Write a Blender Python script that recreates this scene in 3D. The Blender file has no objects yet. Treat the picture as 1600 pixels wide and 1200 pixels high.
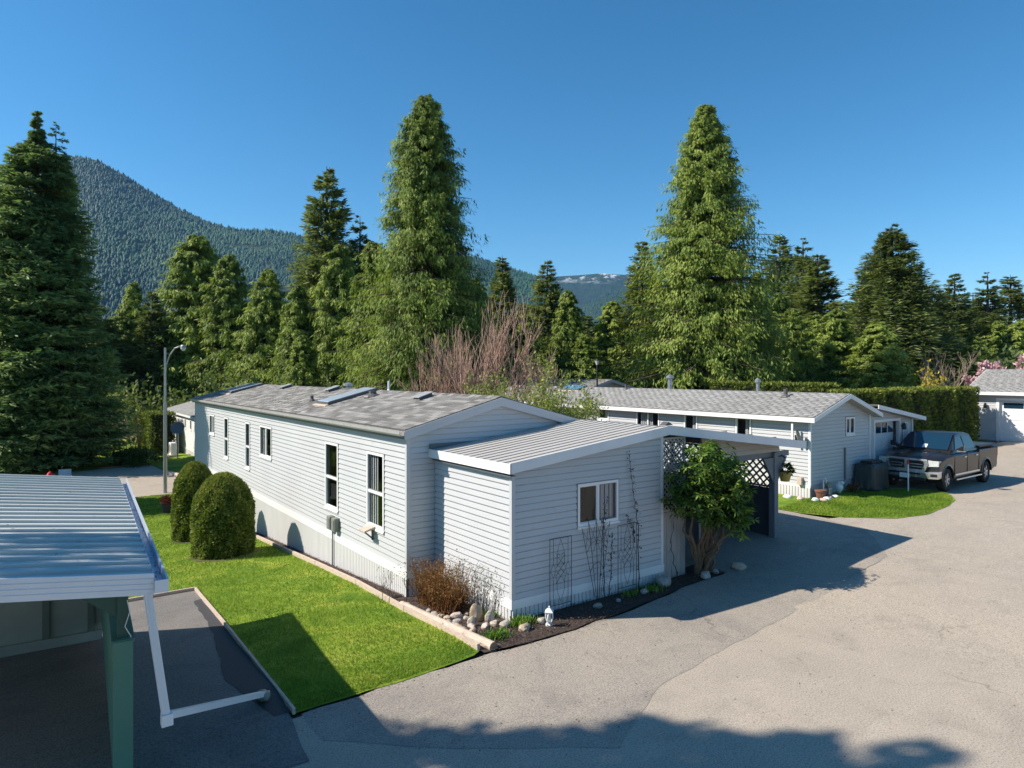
import bpy, math, random
import numpy as np
from mathutils import Matrix, Vector
sc = bpy.context.scene
COL = sc.collection
# ---------------------------------------------------------------- camera, sky, sun, exposure
S_, C_ = 0.5865959, 0.8098798
CAMX, CAMY, CAMZ = -6.3176, -8.7224, 4.0
cd = bpy.data.cameras.new('camera'); cam = bpy.data.objects.new('camera', cd); COL.objects.link(cam)
cam.location = (CAMX, CAMY, CAMZ); cam.rotation_euler = (math.radians(90), 0, -math.atan2(S_, C_))
cd.sensor_width = 36; cd.lens = 23.625; cd.shift_y = -0.01125; cd.clip_start = 0.1; cd.clip_end = 12000
sc.camera = cam
SUN_EL = math.radians(41.0)
TX, TY = -0.861, 0.508                         # horizontal direction towards the sun
w = bpy.data.worlds.new('World'); sc.world = w; w.use_nodes = True
nt = w.node_tree; nt.nodes.clear()
sky = nt.nodes.new('ShaderNodeTexSky'); sky.sky_type = 'NISHITA'; sky.sun_disc = False
sky.sun_elevation = SUN_EL; sky.sun_rotation = math.atan2(TX, TY)
sky.altitude = 600; sky.air_density = 1.0; sky.dust_density = 0.35; sky.ozone_density = 3.2
hs = nt.nodes.new('ShaderNodeHueSaturation'); hs.inputs['Saturation'].default_value = 1.26; hs.inputs['Hue'].default_value = 0.488
bg = nt.nodes.new('ShaderNodeBackground'); bg.inputs['Strength'].default_value = 0.051
wo = nt.nodes.new('ShaderNodeOutputWorld')
nt.links.new(sky.outputs[0], hs.inputs['Color']); gm_ = nt.nodes.new('ShaderNodeGamma'); gm_.inputs['Gamma'].default_value = 1.12; nt.links.new(hs.outputs[0], gm_.inputs['Color']); nt.links.new(gm_.outputs[0], bg.inputs['Color']); nt.links.new(bg.outputs[0], wo.inputs['Surface'])
sl = bpy.data.lights.new('sun', 'SUN'); so = bpy.data.objects.new('sun', sl); COL.objects.link(so)
sl.energy = 3.1; sl.angle = math.radians(0.5); sl.color = (1.0, 0.91, 0.79)
so.location = (-60, 40, 60)
so.rotation_euler = Vector((-TX*math.cos(SUN_EL), -TY*math.cos(SUN_EL), -math.sin(SUN_EL))).to_track_quat('-Z', 'Y').to_euler()
sc.view_settings.view_transform = 'Standard'; sc.view_settings.look = 'None'
sc.view_settings.exposure = 1.36; sc.view_settings.gamma = 1.0; sc.view_settings.use_curve_mapping = False
try:
    sc.cycles.max_bounces = 6; sc.cycles.transparent_max_bounces = 12; sc.cycles.volume_bounces = 0
except Exception: pass

# ---------------------------------------------------------------- helpers
WM = {}
def wm(o): return WM.get(o.name, Matrix.Identity(4))
def link(o, parent=None, M=None):
    M = M if M is not None else Matrix.Identity(4)
    COL.objects.link(o)
    if parent:
        o.parent = parent; o.matrix_parent_inverse = wm(parent).inverted()
    o.matrix_basis = M; WM[o.name] = M.copy()
    return o
def tag(o, label=None, cat=None, group=None, kind=None):
    if label: o['label'] = label
    if cat: o['category'] = cat
    if group: o['group'] = group
    if kind: o['kind'] = kind
    return o
def thing(name, label, cat, loc, group=None, rz=0.0):
    o = bpy.data.objects.new(name, None); o.empty_display_size = 0.2
    link(o, None, Matrix.Translation(loc) @ Matrix.Rotation(rz, 4, 'Z'))
    return tag(o, label, cat, group)
def sub(name, parent, loc=None):
    o = bpy.data.objects.new(name, None); o.empty_display_size = 0.1
    return link(o, parent, Matrix.Translation(loc) if loc else wm(parent).copy())
def copy_tree(o, dM, parent=None):
    c = o.copy(); link(c, parent, dM @ wm(o))
    for ch in list(o.children): copy_tree(ch, dM, c)
    return c
class MB:
    def __init__(s, T=None): s.v = []; s.f = []; s.T = T
    def add(s, vs, fs):
        n = len(s.v); 
        if s.T is not None: vs = [tuple(s.T @ Vector(p)) for p in vs]
        s.v += [tuple(p) for p in vs]; s.f += [tuple(i+n for i in f) for f in fs]; return s
    def box(s, x0, x1, y0, y1, z0, z1):
        return s.add([(x0,y0,z0),(x1,y0,z0),(x1,y1,z0),(x0,y1,z0),(x0,y0,z1),(x1,y0,z1),(x1,y1,z1),(x0,y1,z1)],
            [(3,2,1,0),(4,5,6,7),(0,1,5,4),(1,2,6,5),(2,3,7,6),(3,0,4,7)])
    def hexa(s, p): return s.add(p, [(3,2,1,0),(4,5,6,7),(0,1,5,4),(1,2,6,5),(2,3,7,6),(3,0,4,7)])
    def bar(s, a, b, w_, h_=None, up=(0,0,1)):
        a = Vector(a); b = Vector(b); h_ = h_ or w_; d = (b-a).normalized(); u = Vector(up)
        if abs(d.dot(u)) > .98: u = Vector((1,0,0))
        r = d.cross(u).normalized(); u = r.cross(d)
        P = []
        for q in (a, b):
            for i, j in ((-1,-1),(1,-1),(1,1),(-1,1)): P.append(q + r*(w_/2*i) + u*(h_/2*j))
        return s.hexa(P)
    def tube(s, pts, rad, n=6, caps=True):
        pts = [Vector(p) for p in pts]; m = len(pts); rad = rad if hasattr(rad,'__len__') else [rad]*m
        V = []; ref = Vector((0.3,0.2,1)).normalized()
        for i, p in enumerate(pts):
            d = (pts[min(i+1,m-1)] - pts[max(i-1,0)]).normalized()
            if abs(d.dot(ref)) > .97: r = d.cross(Vector((1,0,0))).normalized()
            else: r = d.cross(ref).normalized()
            u = r.cross(d)
            for k in range(n):
                a = 2*math.pi*k/n; V.append(p + (r*math.cos(a)+u*math.sin(a))*rad[i])
        Fs = [(i*n+k, i*n+(k+1)%n, (i+1)*n+(k+1)%n, (i+1)*n+k) for i in range(m-1) for k in range(n)]
        if caps: Fs += [tuple(range(n))[::-1], tuple((m-1)*n+k for k in range(n))]
        return s.add(V, Fs)
    def lathe(s, prof, c=(0,0,0), n=16, ax='Z', caps=True):
        V = []
        for r, z in prof:
            for k in range(n):
                a = 2*math.pi*k/n; x, y = r*math.cos(a), r*math.sin(a)
                p = (x,y,z) if ax=='Z' else ((x,z,y) if ax=='Y' else (z,x,y))
                V.append((c[0]+p[0], c[1]+p[1], c[2]+p[2]))
        m = len(prof)
        Fs = [(i*n+k, i*n+(k+1)%n, (i+1)*n+(k+1)%n, (i+1)*n+k) for i in range(m-1) for k in range(n)]
        if caps: Fs += [tuple(range(n))[::-1], tuple((m-1)*n+k for k in range(n))]
        return s.add(V, Fs)
    def prism(s, poly, ax, t0, t1):     # poly of 2D points extruded along ax
        def P(a, b, t): return {'X':(t,a,b),'Y':(a,t,b),'Z':(a,b,t)}[ax]
        n = len(poly); V = [P(a,b,t0) for a,b in poly] + [P(a,b,t1) for a,b in poly]
        Fs = [tuple(range(n))[::-1], tuple(range(n,2*n))] + [(i,(i+1)%n,n+(i+1)%n,n+i) for i in range(n)]
        return s.add(V, Fs)
    def build(s, name, mat, parent=None, smooth=False, origin=None, bevel=0, flat_fix=True):
        A = np.array([tuple(p) for p in s.v], dtype=np.float64)
        if origin is None:
            mn, mx = A.min(0), A.max(0); origin = ((mn[0]+mx[0])/2, (mn[1]+mx[1])/2, mn[2])
        A = A - np.array(origin)
        me = bpy.data.meshes.new(name); me.from_pydata(A.tolist(), [], s.f); me.materials.append(mat)
        if flat_fix:
            import bmesh
            bm = bmesh.new(); bm.from_mesh(me); bmesh.ops.recalc_face_normals(bm, faces=bm.faces)
            if bevel: bmesh.ops.bevel(bm, geom=[e for e in bm.edges], offset=bevel, segments=2, affect='EDGES', profile=.6, clamp_overlap=True)
            bm.to_mesh(me); bm.free()
        if smooth: me.polygons.foreach_set('use_smooth', [True]*len(me.polygons))
        o = bpy.data.objects.new(name, me)
        return link(o, parent, Matrix.Translation(origin))
def npmesh(name, V, F, mat, parent=None, origin=(0,0,0), tint=None, smooth=False):
    """V (n,3) F (m,k) numpy; tint (m,) per face"""
    V = np.asarray(V, dtype=np.float32) - np.array(origin, dtype=np.float32); F = np.asarray(F, dtype=np.int32)
    me = bpy.data.meshes.new(name); m, k = F.shape
    me.vertices.add(len(V)); me.vertices.foreach_set('co', V.ravel())
    me.loops.add(m*k); me.loops.foreach_set('vertex_index', F.ravel())
    me.polygons.add(m); me.polygons.foreach_set('loop_start', np.arange(m, dtype=np.int32)*k)
    me.polygons.foreach_set('loop_total', np.full(m, k, dtype=np.int32))
    if smooth: me.polygons.foreach_set('use_smooth', np.ones(m, dtype=bool))
    me.update(calc_edges=True)
    if tint is not None:
        at = me.attributes.new('tint', 'FLOAT', 'FACE'); at.data.foreach_set('value', np.asarray(tint, dtype=np.float32))
    me.materials.append(mat)
    if parent == 'mesh': return me
    o = bpy.data.objects.new(name, me)
    return link(o, parent, Matrix.Translation(origin))

# ---------------------------------------------------------------- materials
def nodes(name):
    m = bpy.data.materials.new(name); m.use_nodes = True; n = m.node_tree; n.nodes.clear()
    out = n.nodes.new('ShaderNodeOutputMaterial'); return m, n, out
def N(n, t, **k):
    x = n.nodes.new(t)
    for a, b in k.items():
        if a in x.inputs: x.inputs[a].default_value = b
        else: setattr(x, a, b)
    return x
def rgba(c): return (c[0], c[1], c[2], 1)
def noise(n, scale, detail=4, rough=.55, vec=None, dist=0):
    t = N(n, 'ShaderNodeTexNoise'); t.inputs['Scale'].default_value = scale; t.inputs['Detail'].default_value = detail
    t.inputs['Roughness'].default_value = rough; t.inputs['Distortion'].default_value = dist
    if vec is not None: n.links.new(vec, t.inputs['Vector'])
    return t.outputs['Fac']
def ramp(n, fac, stops):
    r = N(n, 'ShaderNodeValToRGB'); e = r.color_ramp.elements
    while len(e) < len(stops): e.new(0.5)
    for i, (p, c) in enumerate(stops): e[i].position = p; e[i].color = rgba(c)
    n.links.new(fac, r.inputs['Fac']); return r.outputs['Color']
def mixc(n, a, b, fac, mode='MIX'):
    m = N(n, 'ShaderNodeMix'); m.data_type = 'RGBA'; m.blend_type = mode
    for s_, i in ((fac, 0), (a, 6), (b, 7)):
        if isinstance(s_, (int, float)): m.inputs[i].default_value = s_
        elif isinstance(s_, tuple): m.inputs[i].default_value = rgba(s_)
        else: n.links.new(s_, m.inputs[i])
    return m.outputs[2]
def maths(n, op, a, b=0.0):
    m = N(n, 'ShaderNodeMath'); m.operation = op
    for i, s_ in enumerate((a, b)):
        if isinstance(s_, (int, float)): m.inputs[i].default_value = s_
        else: n.links.new(s_, m.inputs[i])
    return m.outputs[0]
def pos(n): return N(n, 'ShaderNodeNewGeometry').outputs['Position']
def scalev(n, v, s_):
    m = N(n, 'ShaderNodeMapping'); m.inputs['Scale'].default_value = s_; n.links.new(v, m.inputs['Vector']); return m.outputs[0]
def principled(n, out, col, rough=.6, metal=0.0, spec=.5, bump=None, bstr=.3, bdist=.01, **k):
    p = N(n, 'ShaderNodeBsdfPrincipled'); p.inputs['Metallic'].default_value = metal
    p.inputs['Specular IOR Level'].default_value = spec
    for i, s_ in (('Base Color', col), ('Roughness', rough)):
        if isinstance(s_, tuple): p.inputs[i].default_value = rgba(s_)
        elif isinstance(s_, (int, float)): p.inputs[i].default_value = s_
        else: n.links.new(s_, p.inputs[i])
    for a, b in k.items(): p.inputs[a].default_value = b
    if bump is not None:
        b = N(n, 'ShaderNodeBump'); b.inputs['Strength'].default_value = bstr; b.inputs['Distance'].default_value = bdist
        n.links.new(bump, b.inputs['Height']); n.links.new(b.outputs[0], p.inputs['Normal'])
    n.links.new(p.outputs[0], out.inputs['Surface']); return p
def simple(name, col, var=.12, scale=3, rough=.55, metal=0.0, bump=.15, bscale=40, dirt=None, spec=.5, stretch=None):
    m, n, out = nodes(name); v = pos(n)
    if stretch: v = scalev(n, v, stretch)
    a = tuple(min(1, c*(1-var)) for c in col); b = tuple(min(1, c*(1+var*.6)) for c in col)
    c = ramp(n, noise(n, scale, 5, .6, v), [(.3, a), (.7, b)])
    if dirt:
        c = mixc(n, c, dirt[0], ramp(n, noise(n, dirt[2] if len(dirt) > 2 else 1.3, 6, .7, v), [(dirt[1], (0,0,0)), (min(1,dirt[1]+.18), (1,1,1))]))
    principled(n, out, c, rough, metal, spec, noise(n, bscale, 3, .6, v), bump, .004); return m
def island(n):
    g_ = N(n, 'ShaderNodeNewGeometry'); oi = N(n, 'ShaderNodeObjectInfo')
    return maths(n, 'FRACT', maths(n, 'ADD', g_.outputs['Random Per Island'], oi.outputs['Random']))
M = {}
M['siding'] = simple('vinyl_siding', (.49,.50,.515), .05, .8, .42, bump=.12, bscale=9, dirt=((.37,.38,.38), .62, 1.6))
M['siding_dk'] = simple('vinyl_siding_darker', (.475,.49,.505), .07, .7, .48, bump=.12, bscale=9, dirt=((.34,.35,.34), .60, 1.5))  # darker twin of the siding; paints shade onto the addition's front wall
M['white'] = simple('white_painted_metal', (.72,.73,.73), .05, 1.5, .4, bump=.05, dirt=((.55,.54,.50), .66, 2.2))
M['whiteg'] = simple('white_weathered_trim', (.70,.705,.71), .08, 2, .5, bump=.08, dirt=((.45,.44,.41), .62, 3.5))
M['skirt'] = simple('white_skirting', (.58,.58,.575), .06, 2, .5, bump=.06, dirt=((.50,.47,.42), .60, 1.6), stretch=(1,1,.4))
M['soffit'] = simple('grey_soffit', (.16,.165,.17), .06, 2, .6)
M['frame'] = simple('white_window_vinyl', (.78,.78,.77), .03, 2, .35, bump=.03)
M['greyframe'] = simple('grey_weather_strip', (.20,.20,.21), .1, 2, .5)
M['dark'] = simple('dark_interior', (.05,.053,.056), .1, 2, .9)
M['curtain'] = simple('cream_curtain', (.80,.79,.74), .08, 3, .9, stretch=(14,14,.3))
M['black'] = simple('black_painted_iron', (.015,.015,.016), .1, 8, .5, bump=.05)
M['gutter'] = simple('grey_gutter_metal', (.34,.34,.33), .1, 3, .4, dirt=((.16,.15,.13), .55, 3))
M['dkmetal'] = simple('dark_bronze_flashing', (.10,.095,.09), .15, 5, .5)
M['steel'] = simple('galvanised_steel', (.42,.43,.44), .15, 6, .35, metal=.7)
M['postgrey'] = simple('slate_painted_wood', (.16,.18,.20), .1, 4, .6, stretch=(6,6,1))
M['slate'] = simple('dark_slate_panel', (.045,.052,.065), .12, 4, .6)
M['lattice'] = simple('grey_lattice', (.10,.105,.12), .1, 4, .6)
M['latticel'] = simple('cream_lattice', (.52,.48,.43), .1, 4, .65)
M['boardb'] = simple('weathered_beige_board', (.40,.37,.34), .14, 5, .7, stretch=(8,8,1))
M['infill'] = simple('beige_siding', (.42,.40,.36), .06, 1, .55)
M['timber'] = simple('bleached_landscape_timber', (.52,.42,.34), .22, 6, .8, bump=.5, bscale=30, dirt=((.25,.20,.16), .58, 5), stretch=(5,1,5))
M['logend'] = simple('sawn_log_end', (.25,.17,.11), .3, 12, .8)
M['rootmulch'] = simple('mulch_ground', (.055,.038,.03), .4, 25, .95, bump=.8, bscale=60)
M['greenp'] = simple('green_painted_plywood', (.085,.21,.145), .08, 4, .6, bump=.08)
M['greend'] = simple('dark_green_paint', (.03,.085,.06), .1, 4, .6)
M['greyg'] = simple('grey_green_wall', (.17,.18,.13), .12, 2, .7)
M['beigep'] = simple('beige_plywood', (.36,.34,.27), .1, 3, .7)
M['bluegut'] = simple('pale_blue_gutter', (.46,.52,.60), .1, 4, .35, dirt=((.2,.22,.25), .62, 6))
M['red'] = simple('red_paint', (.55,.02,.03), .15, 8, .4)
M['plasticw'] = simple('white_plastic', (.75,.76,.76), .04, 4, .4)
M['meter'] = simple('grey_green_meter_box', (.20,.22,.18), .1, 5, .5)
M['tarp'] = simple('dark_green_tarpaulin', (.035,.045,.045), .2, 5, .45, bump=.5, bscale=9)
M['pot'] = simple('black_plastic_pot', (.02,.022,.028), .1, 4, .5)
M['potyellow'] = simple('ochre_hanging_pot', (.50,.36,.08), .1, 4, .6)
M['stone'] = None
def stone_mat():
    m, n, out = nodes('river_stone'); oi = N(n, 'ShaderNodeObjectInfo').outputs['Random']; v = pos(n)
    base = ramp(n, oi, [(0,(.34,.31,.27)),(.3,(.42,.38,.33)),(.55,(.42,.29,.14)),(.8,(.30,.29,.28)),(1,(.50,.40,.34))])
    c = mixc(n, base, (.6,.57,.52), ramp(n, noise(n, 14, 6, .7, v), [(.5,(0,0,0)),(.75,(.7,.7,.7))]))
    principled(n, out, c, .8, bump=noise(n, 30, 5, .7, v), bstr=.5, bdist=.01); return m
M['stone'] = stone_mat()
def shingle_mat(name, a, b, c2):
    m, n, out = nodes(name); r = island(n); v = pos(n)
    c = ramp(n, r, [(0,a),(.5,b),(1,c2)])
    c = mixc(n, c, tuple(x*.8 for x in a), ramp(n, noise(n, .6, 5, .65, v), [(.45,(0,0,0)),(.75,(.28,.28,.28))]))
    c = mixc(n, c, (.42,.41,.40), ramp(n, noise(n, 160, 2, .5, v), [(.55,(0,0,0)),(.7,(.5,.5,.5))]))
    principled(n, out, c, .9, bump=noise(n, 120, 2, .6, v), bstr=.4, bdist=.004); return m
M['shingle'] = shingle_mat('grey_asphalt_shingle', (.10,.095,.085), (.185,.18,.165), (.30,.29,.27))
M['shingle2'] = shingle_mat('pale_asphalt_shingle', (.20,.20,.19), (.245,.243,.235), (.285,.283,.275))
def pan_mat(name, base, dirtc, lo):
    m, n, out = nodes(name); v = pos(n)
    c = ramp(n, noise(n, 1.2, 5, .6, v), [(.3, tuple(x*.93 for x in base)), (.7, base)])
    c = mixc(n, c, dirtc, ramp(n, noise(n, 3.0, 7, .75, scalev(n, v, (.35,3,1))), [(lo,(0,0,0)),(lo+.2,(.8,.8,.8))]))
    principled(n, out, c, .5, bump=noise(n, 30, 3, .6, v), bstr=.05, bdist=.004); return m
M['pan'] = pan_mat('white_aluminium_roof_pan', (.47,.445,.405), (.30,.21,.12), .56)
M['pan2'] = pan_mat('pale_green_aluminium_roof_pan', (.51,.54,.52), (.27,.29,.27), .56)
def glass_mat(name, tint=(.03,.035,.04), tr=.8):
    m, n, out = nodes(name)
    g_ = N(n, 'ShaderNodeBsdfGlossy', Roughness=.03); g_.inputs['Color'].default_value = (.6,.63,.66,1)
    t = N(n, 'ShaderNodeBsdfTransparent'); t.inputs['Color'].default_value = (tr,tr*1.02,tr*1.05,1)
    lw_ = N(n, 'ShaderNodeLayerWeight', Blend=.5); f = maths(n, 'ADD', maths(n, 'MULTIPLY', maths(n, 'POWER', lw_.outputs['Facing'], 4.0), .5), .05); a = N(n, 'ShaderNodeMixShader'); n.links.new(f, a.inputs[0])
    n.links.new(t.outputs[0], a.inputs[1]); n.links.new(g_.outputs[0], a.inputs[2]); n.links.new(a.outputs[0], out.inputs['Surface']); return m
M['glass'] = glass_mat('window_glass')
def opaque_glass(name, col, rough=.06):
    m, n, out = nodes(name); principled(n, out, col, rough, spec=.8, bump=noise(n, 4, 2, .5, pos(n)), bstr=.03); return m
M['skyglass'] = opaque_glass('skylight_acrylic', (.42,.50,.60), .12)
M['skyglass2'] = opaque_glass('blue_skylight_acrylic', (.07,.22,.42), .1)
M['carglass'] = opaque_glass('dark_car_glass', (.008,.03,.055), .03)  # blue in the base colour stands in for reflected sky
M['chrome'] = simple('chrome', (.70,.71,.73), .03, 3, .18, metal=.8, bump=0)
M['alloy'] = simple('alloy_wheel', (.55,.56,.57), .05, 3, .25, metal=.9, bump=0)
M['tyre'] = simple('tyre_rubber', (.018,.018,.018), .15, 10, .85)
M['lamp'] = simple('clear_lamp_lens', (.62,.62,.58), .2, 20, .12, bump=.3, bscale=40)
M['amber'] = simple('amber_lens', (.6,.25,.03), .1, 10, .2)
M['bronze'] = None
def carpaint():
    m, n, out = nodes('dark_granite_car_paint')
    p = principled(n, out, ramp(n, noise(n, 400, 1, .5, pos(n)), [(.3,(.016,.014,.013)),(.8,(.024,.020,.018))]), .36, .1, .3)
    p.inputs['Coat Weight'].default_value = .45; p.inputs['Coat Roughness'].default_value = .04; return m
M['paint'] = carpaint()
def asphalt(name, light, dark, brown, crack=True):
    m, n, out = nodes(name); v = pos(n)
    big = noise(n, .45, 7, .68, v, .8); mid = noise(n, 1.1, 6, .7, v, .5); fine = noise(n, 45, 3, .7, v); grit = noise(n, 150, 2, .6, v)
    c = ramp(n, big, [(.32, dark), (.5, light), (.72, brown)])
    c = mixc(n, c, tuple(x*.66 for x in dark), ramp(n, mid, [(.52,(0,0,0)),(.72,(.42,.42,.42))]))
    c = mixc(n, c, tuple(min(1,x*1.22) for x in light), ramp(n, noise(n, 2.3, 7, .75, scalev(n, v, (.35,1.6,1)), 1.2), [(.55,(0,0,0)),(.72,(.5,.5,.5))]))
    c = mixc(n, c, ramp(n, fine, [(.28,(.25,.25,.25)),(.5,(1,1,1)),(.8,(1.35,1.35,1.35))]), .75, 'MULTIPLY')
    c = mixc(n, c, ramp(n, grit, [(.33,(.40,.40,.40)),(.52,(1.05,1.05,1.05))]), .8, 'MULTIPLY')
    c = mixc(n, c, (.03,.028,.025), ramp(n, noise(n, 9, 3, .5, v), [(.74,(0,0,0)),(.78,(.8,.8,.8))]))
    if crack:
        vo = N(n, 'ShaderNodeTexVoronoi'); vo.feature = 'DISTANCE_TO_EDGE'; vo.inputs['Scale'].default_value = .16
        wv = N(n, 'ShaderNodeVectorMath'); wv.operation = 'ADD'; nz = N(n, 'ShaderNodeTexNoise', Scale=1.3, Detail=6)
        n.links.new(v, nz.inputs['Vector']); n.links.new(v, wv.inputs[0]); n.links.new(nz.outputs['Color'], wv.inputs[1])
        n.links.new(wv.outputs[0], vo.inputs['Vector'])
        cr = ramp(n, vo.outputs['Distance'], [(0,(.45,.45,.45)),(.0016,(0,0,0))])
        cr = mixc(n, (0,0,0), cr, ramp(n, noise(n, .5, 2, .5, v), [(.5,(0,0,0)),(.6,(1,1,1))]))
        c = mixc(n, c, (.06,.05,.045), cr)
    bm_ = maths(n, 'ADD', fine, maths(n, 'MULTIPLY', grit, .6))
    principled(n, out, c, .88, spec=.3, bump=bm_, bstr=.5, bdist=.006); return m
M['road'] = asphalt('old_asphalt', (.425,.367,.298), (.38,.33,.268), (.45,.386,.308))
M['drive'] = asphalt('grey_driveway_asphalt', (.35,.31,.26), (.27,.243,.214), (.385,.333,.274))
M['pad'] = asphalt('dark_carport_asphalt', (.20,.185,.17), (.155,.147,.14), (.23,.205,.185), False)
def lawn_mat(name, k=1.0):
    m, n, out = nodes(name); v = pos(n)
    c = ramp(n, noise(n, .9, 5, .65, v, .8), [(.3,(.07*k,.155*k,.012)),(.5,(.18*k,.27*k,.025)),(.68,(.34*k,.37*k,.055))])
    c = mixc(n, c, (.035,.09,.01), ramp(n, noise(n, 5, 5, .7, v), [(.5,(0,0,0)),(.75,(.6,.6,.6))]))
    c = mixc(n, c, (.22,.22,.06), ramp(n, noise(n, 2.2, 4, .6, v), [(.56,(0,0,0)),(.78,(.6,.6,.6))]))
    principled(n, out, c, .95, spec=.15, bump=noise(n, 60, 3, .6, v), bstr=.8, bdist=.02); return m
M['lawn'] = lawn_mat('lawn_turf')
M['dirt'] = simple('bare_earth', (.13,.10,.065), .3, 3, .95, bump=.6, bscale=20)
def leaf(name, dk, md, lt, trans=.3, world_noise=.35, ns=.5):
    m, n, out = nodes(name)
    at = N(n, 'ShaderNodeAttribute'); at.attribute_name = 'tint'
    oi = N(n, 'ShaderNodeObjectInfo').outputs['Random']
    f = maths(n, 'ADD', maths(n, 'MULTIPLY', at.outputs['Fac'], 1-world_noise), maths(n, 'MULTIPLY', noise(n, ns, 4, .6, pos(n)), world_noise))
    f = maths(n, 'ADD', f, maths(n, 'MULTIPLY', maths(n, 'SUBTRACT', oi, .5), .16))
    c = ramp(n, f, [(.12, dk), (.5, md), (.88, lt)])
    d = N(n, 'ShaderNodeBsdfPrincipled', Roughness=.62); d.inputs['Specular IOR Level'].default_value = .3; n.links.new(c, d.inputs['Base Color'])
    t = N(n, 'ShaderNodeBsdfTranslucent'); n.links.new(mixc(n, c, (.25,.35,.02), .35), t.inputs['Color'])
    x = N(n, 'ShaderNodeMixShader'); x.inputs[0].default_value = trans
    n.links.new(d.outputs[0], x.inputs[1]); n.links.new(t.outputs[0], x.inputs[2]); n.links.new(x.outputs[0], out.inputs['Surface']); return m
M['cedar'] = leaf('cedar_foliage', (.05,.088,.016), (.205,.28,.05), (.46,.54,.12), .4)
M['fir'] = leaf('fir_foliage', (.026,.05,.022), (.13,.17,.055), (.33,.37,.12), .35)
M['spruce'] = leaf('spruce_foliage', (.014,.05,.022), (.095,.185,.07), (.34,.44,.14), .35)
M['hedge'] = leaf('hedge_foliage', (.03,.05,.008), (.14,.18,.025), (.34,.35,.06), ns=1.5)
M['trim'] = leaf('clipped_cedar_foliage', (.05,.08,.012), (.20,.25,.045), (.46,.36,.10), ns=2.0)
M['rhodo'] = leaf('rhododendron_leaf', (.012,.04,.008), (.10,.20,.028), (.44,.54,.13), ns=3)
M['buds'] = leaf('fresh_bud_foliage', (.07,.10,.015), (.21,.26,.05), (.40,.44,.11), ns=2)
M['juniper'] = leaf('juniper_foliage', (.015,.035,.010), (.05,.085,.02), (.12,.17,.04))
M['brownleaf'] = leaf('dry_brown_foliage', (.09,.035,.012), (.22,.095,.03), (.36,.20,.08), .2, ns=6)
M['greyleaf'] = leaf('grey_leaf', (.05,.06,.04), (.13,.15,.09), (.25,.26,.17), .2)
M['bulbleaf'] = leaf('bulb_leaf', (.03,.08,.01), (.10,.22,.02), (.25,.38,.06), .3)
M['pink'] = leaf('pink_blossom', (.50,.22,.27), (.68,.40,.44), (.85,.68,.68), .3)
M['yellowl'] = leaf('yellow_spring_leaf', (.22,.16,.02), (.42,.33,.03), (.6,.52,.08), .3)
M['redl'] = leaf('red_twig_foliage', (.20,.02,.02), (.38,.07,.05), (.55,.2,.15), .2)
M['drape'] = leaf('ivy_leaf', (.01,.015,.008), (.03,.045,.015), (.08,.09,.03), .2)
M['grass'] = leaf('grass_blade', (.07,.165,.012), (.20,.31,.03), (.42,.47,.08), .35, .5, 1.2)
M['chips'] = leaf('bark_chip', (.02,.012,.01), (.075,.045,.035), (.17,.12,.095), .0, .2, 5)
M['bark'] = simple('conifer_bark', (.12,.085,.06), .3, 6, .95, bump=.8, bscale=14, stretch=(3,3,.5))
M['twigred'] = simple('reddish_bare_twig', (.42,.27,.20), .3, 3, .8)
M['twigtan'] = simple('tan_bare_twig', (.30,.24,.17), .25, 3, .8)
M['branch'] = simple('rhododendron_branch', (.17,.11,.065), .35, 9, .8, bump=.5)
M['vine'] = simple('dry_vine', (.06,.045,.035), .3, 9, .8)
M['forest'] = leaf('mountain_forest_crowns', (.003,.024,.016), (.016,.062,.036), (.06,.135,.055), .1, .5, .006)
def mountain_mat(name, snow):
    m, n, out = nodes(name); v = pos(n)
    c = ramp(n, noise(n, .02, 8, .7, v), [(.35,(.012,.026,.014)),(.55,(.028,.046,.022)),(.75,(.055,.065,.035))])
    c = mixc(n, c, (.16,.13,.10), ramp(n, noise(n, .004, 5, .6, scalev(n, v, (1,1,3))), [(.62,(0,0,0)),(.72,(.6,.6,.6))]))
    if snow:
        sz = N(n, 'ShaderNodeSeparateXYZ'); n.links.new(v, sz.inputs[0])
        hi = ramp(n, maths(n, 'MULTIPLY', maths(n, 'SUBTRACT', sz.outputs[2], snow), .012), [(0,(0,0,0)),(1,(1,1,1))])
        pt = ramp(n, noise(n, .008, 6, .75, scalev(n, v, (1,1,2.5))), [(.53,(0,0,0)),(.60,(1,1,1))])
        c = mixc(n, c, (.75,.77,.8), mixc(n, hi, pt, 1.0, 'MULTIPLY'))
    principled(n, out, c, .95, spec=.1, bump=noise(n, .05, 4, .7, v), bstr=1.0, bdist=8); return m
M['mount'] = mountain_mat('forested_slope', 0); M['mountsnow'] = mountain_mat('distant_snowy_ridge', 555)
M['mountlow'] = mountain_mat('low_forested_ridge', 0)

# ---------------------------------------------------------------- ground heights
def ssn(a, b, x):
    t = min(1.0, max(0.0, (x-a)/(b-a))); return t*t*(3-2*t)
def g(X, Y):
    y = max(0.0, Y); l = -.071*min(y, 19) - .0355*max(0.0, min(y-19, 8.0))
    w_ = ssn(2, 6, X) if Y < 40 else ssn(8, 24, X)
    return l*(1-w_) + w_*.12*ssn(4, 8, X)
def W(cx, cy):                                   # camera-aligned metres to world metres
    return (CAMX + cx*C_ + cy*S_, CAMY - cx*S_ + cy*C_)
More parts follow.
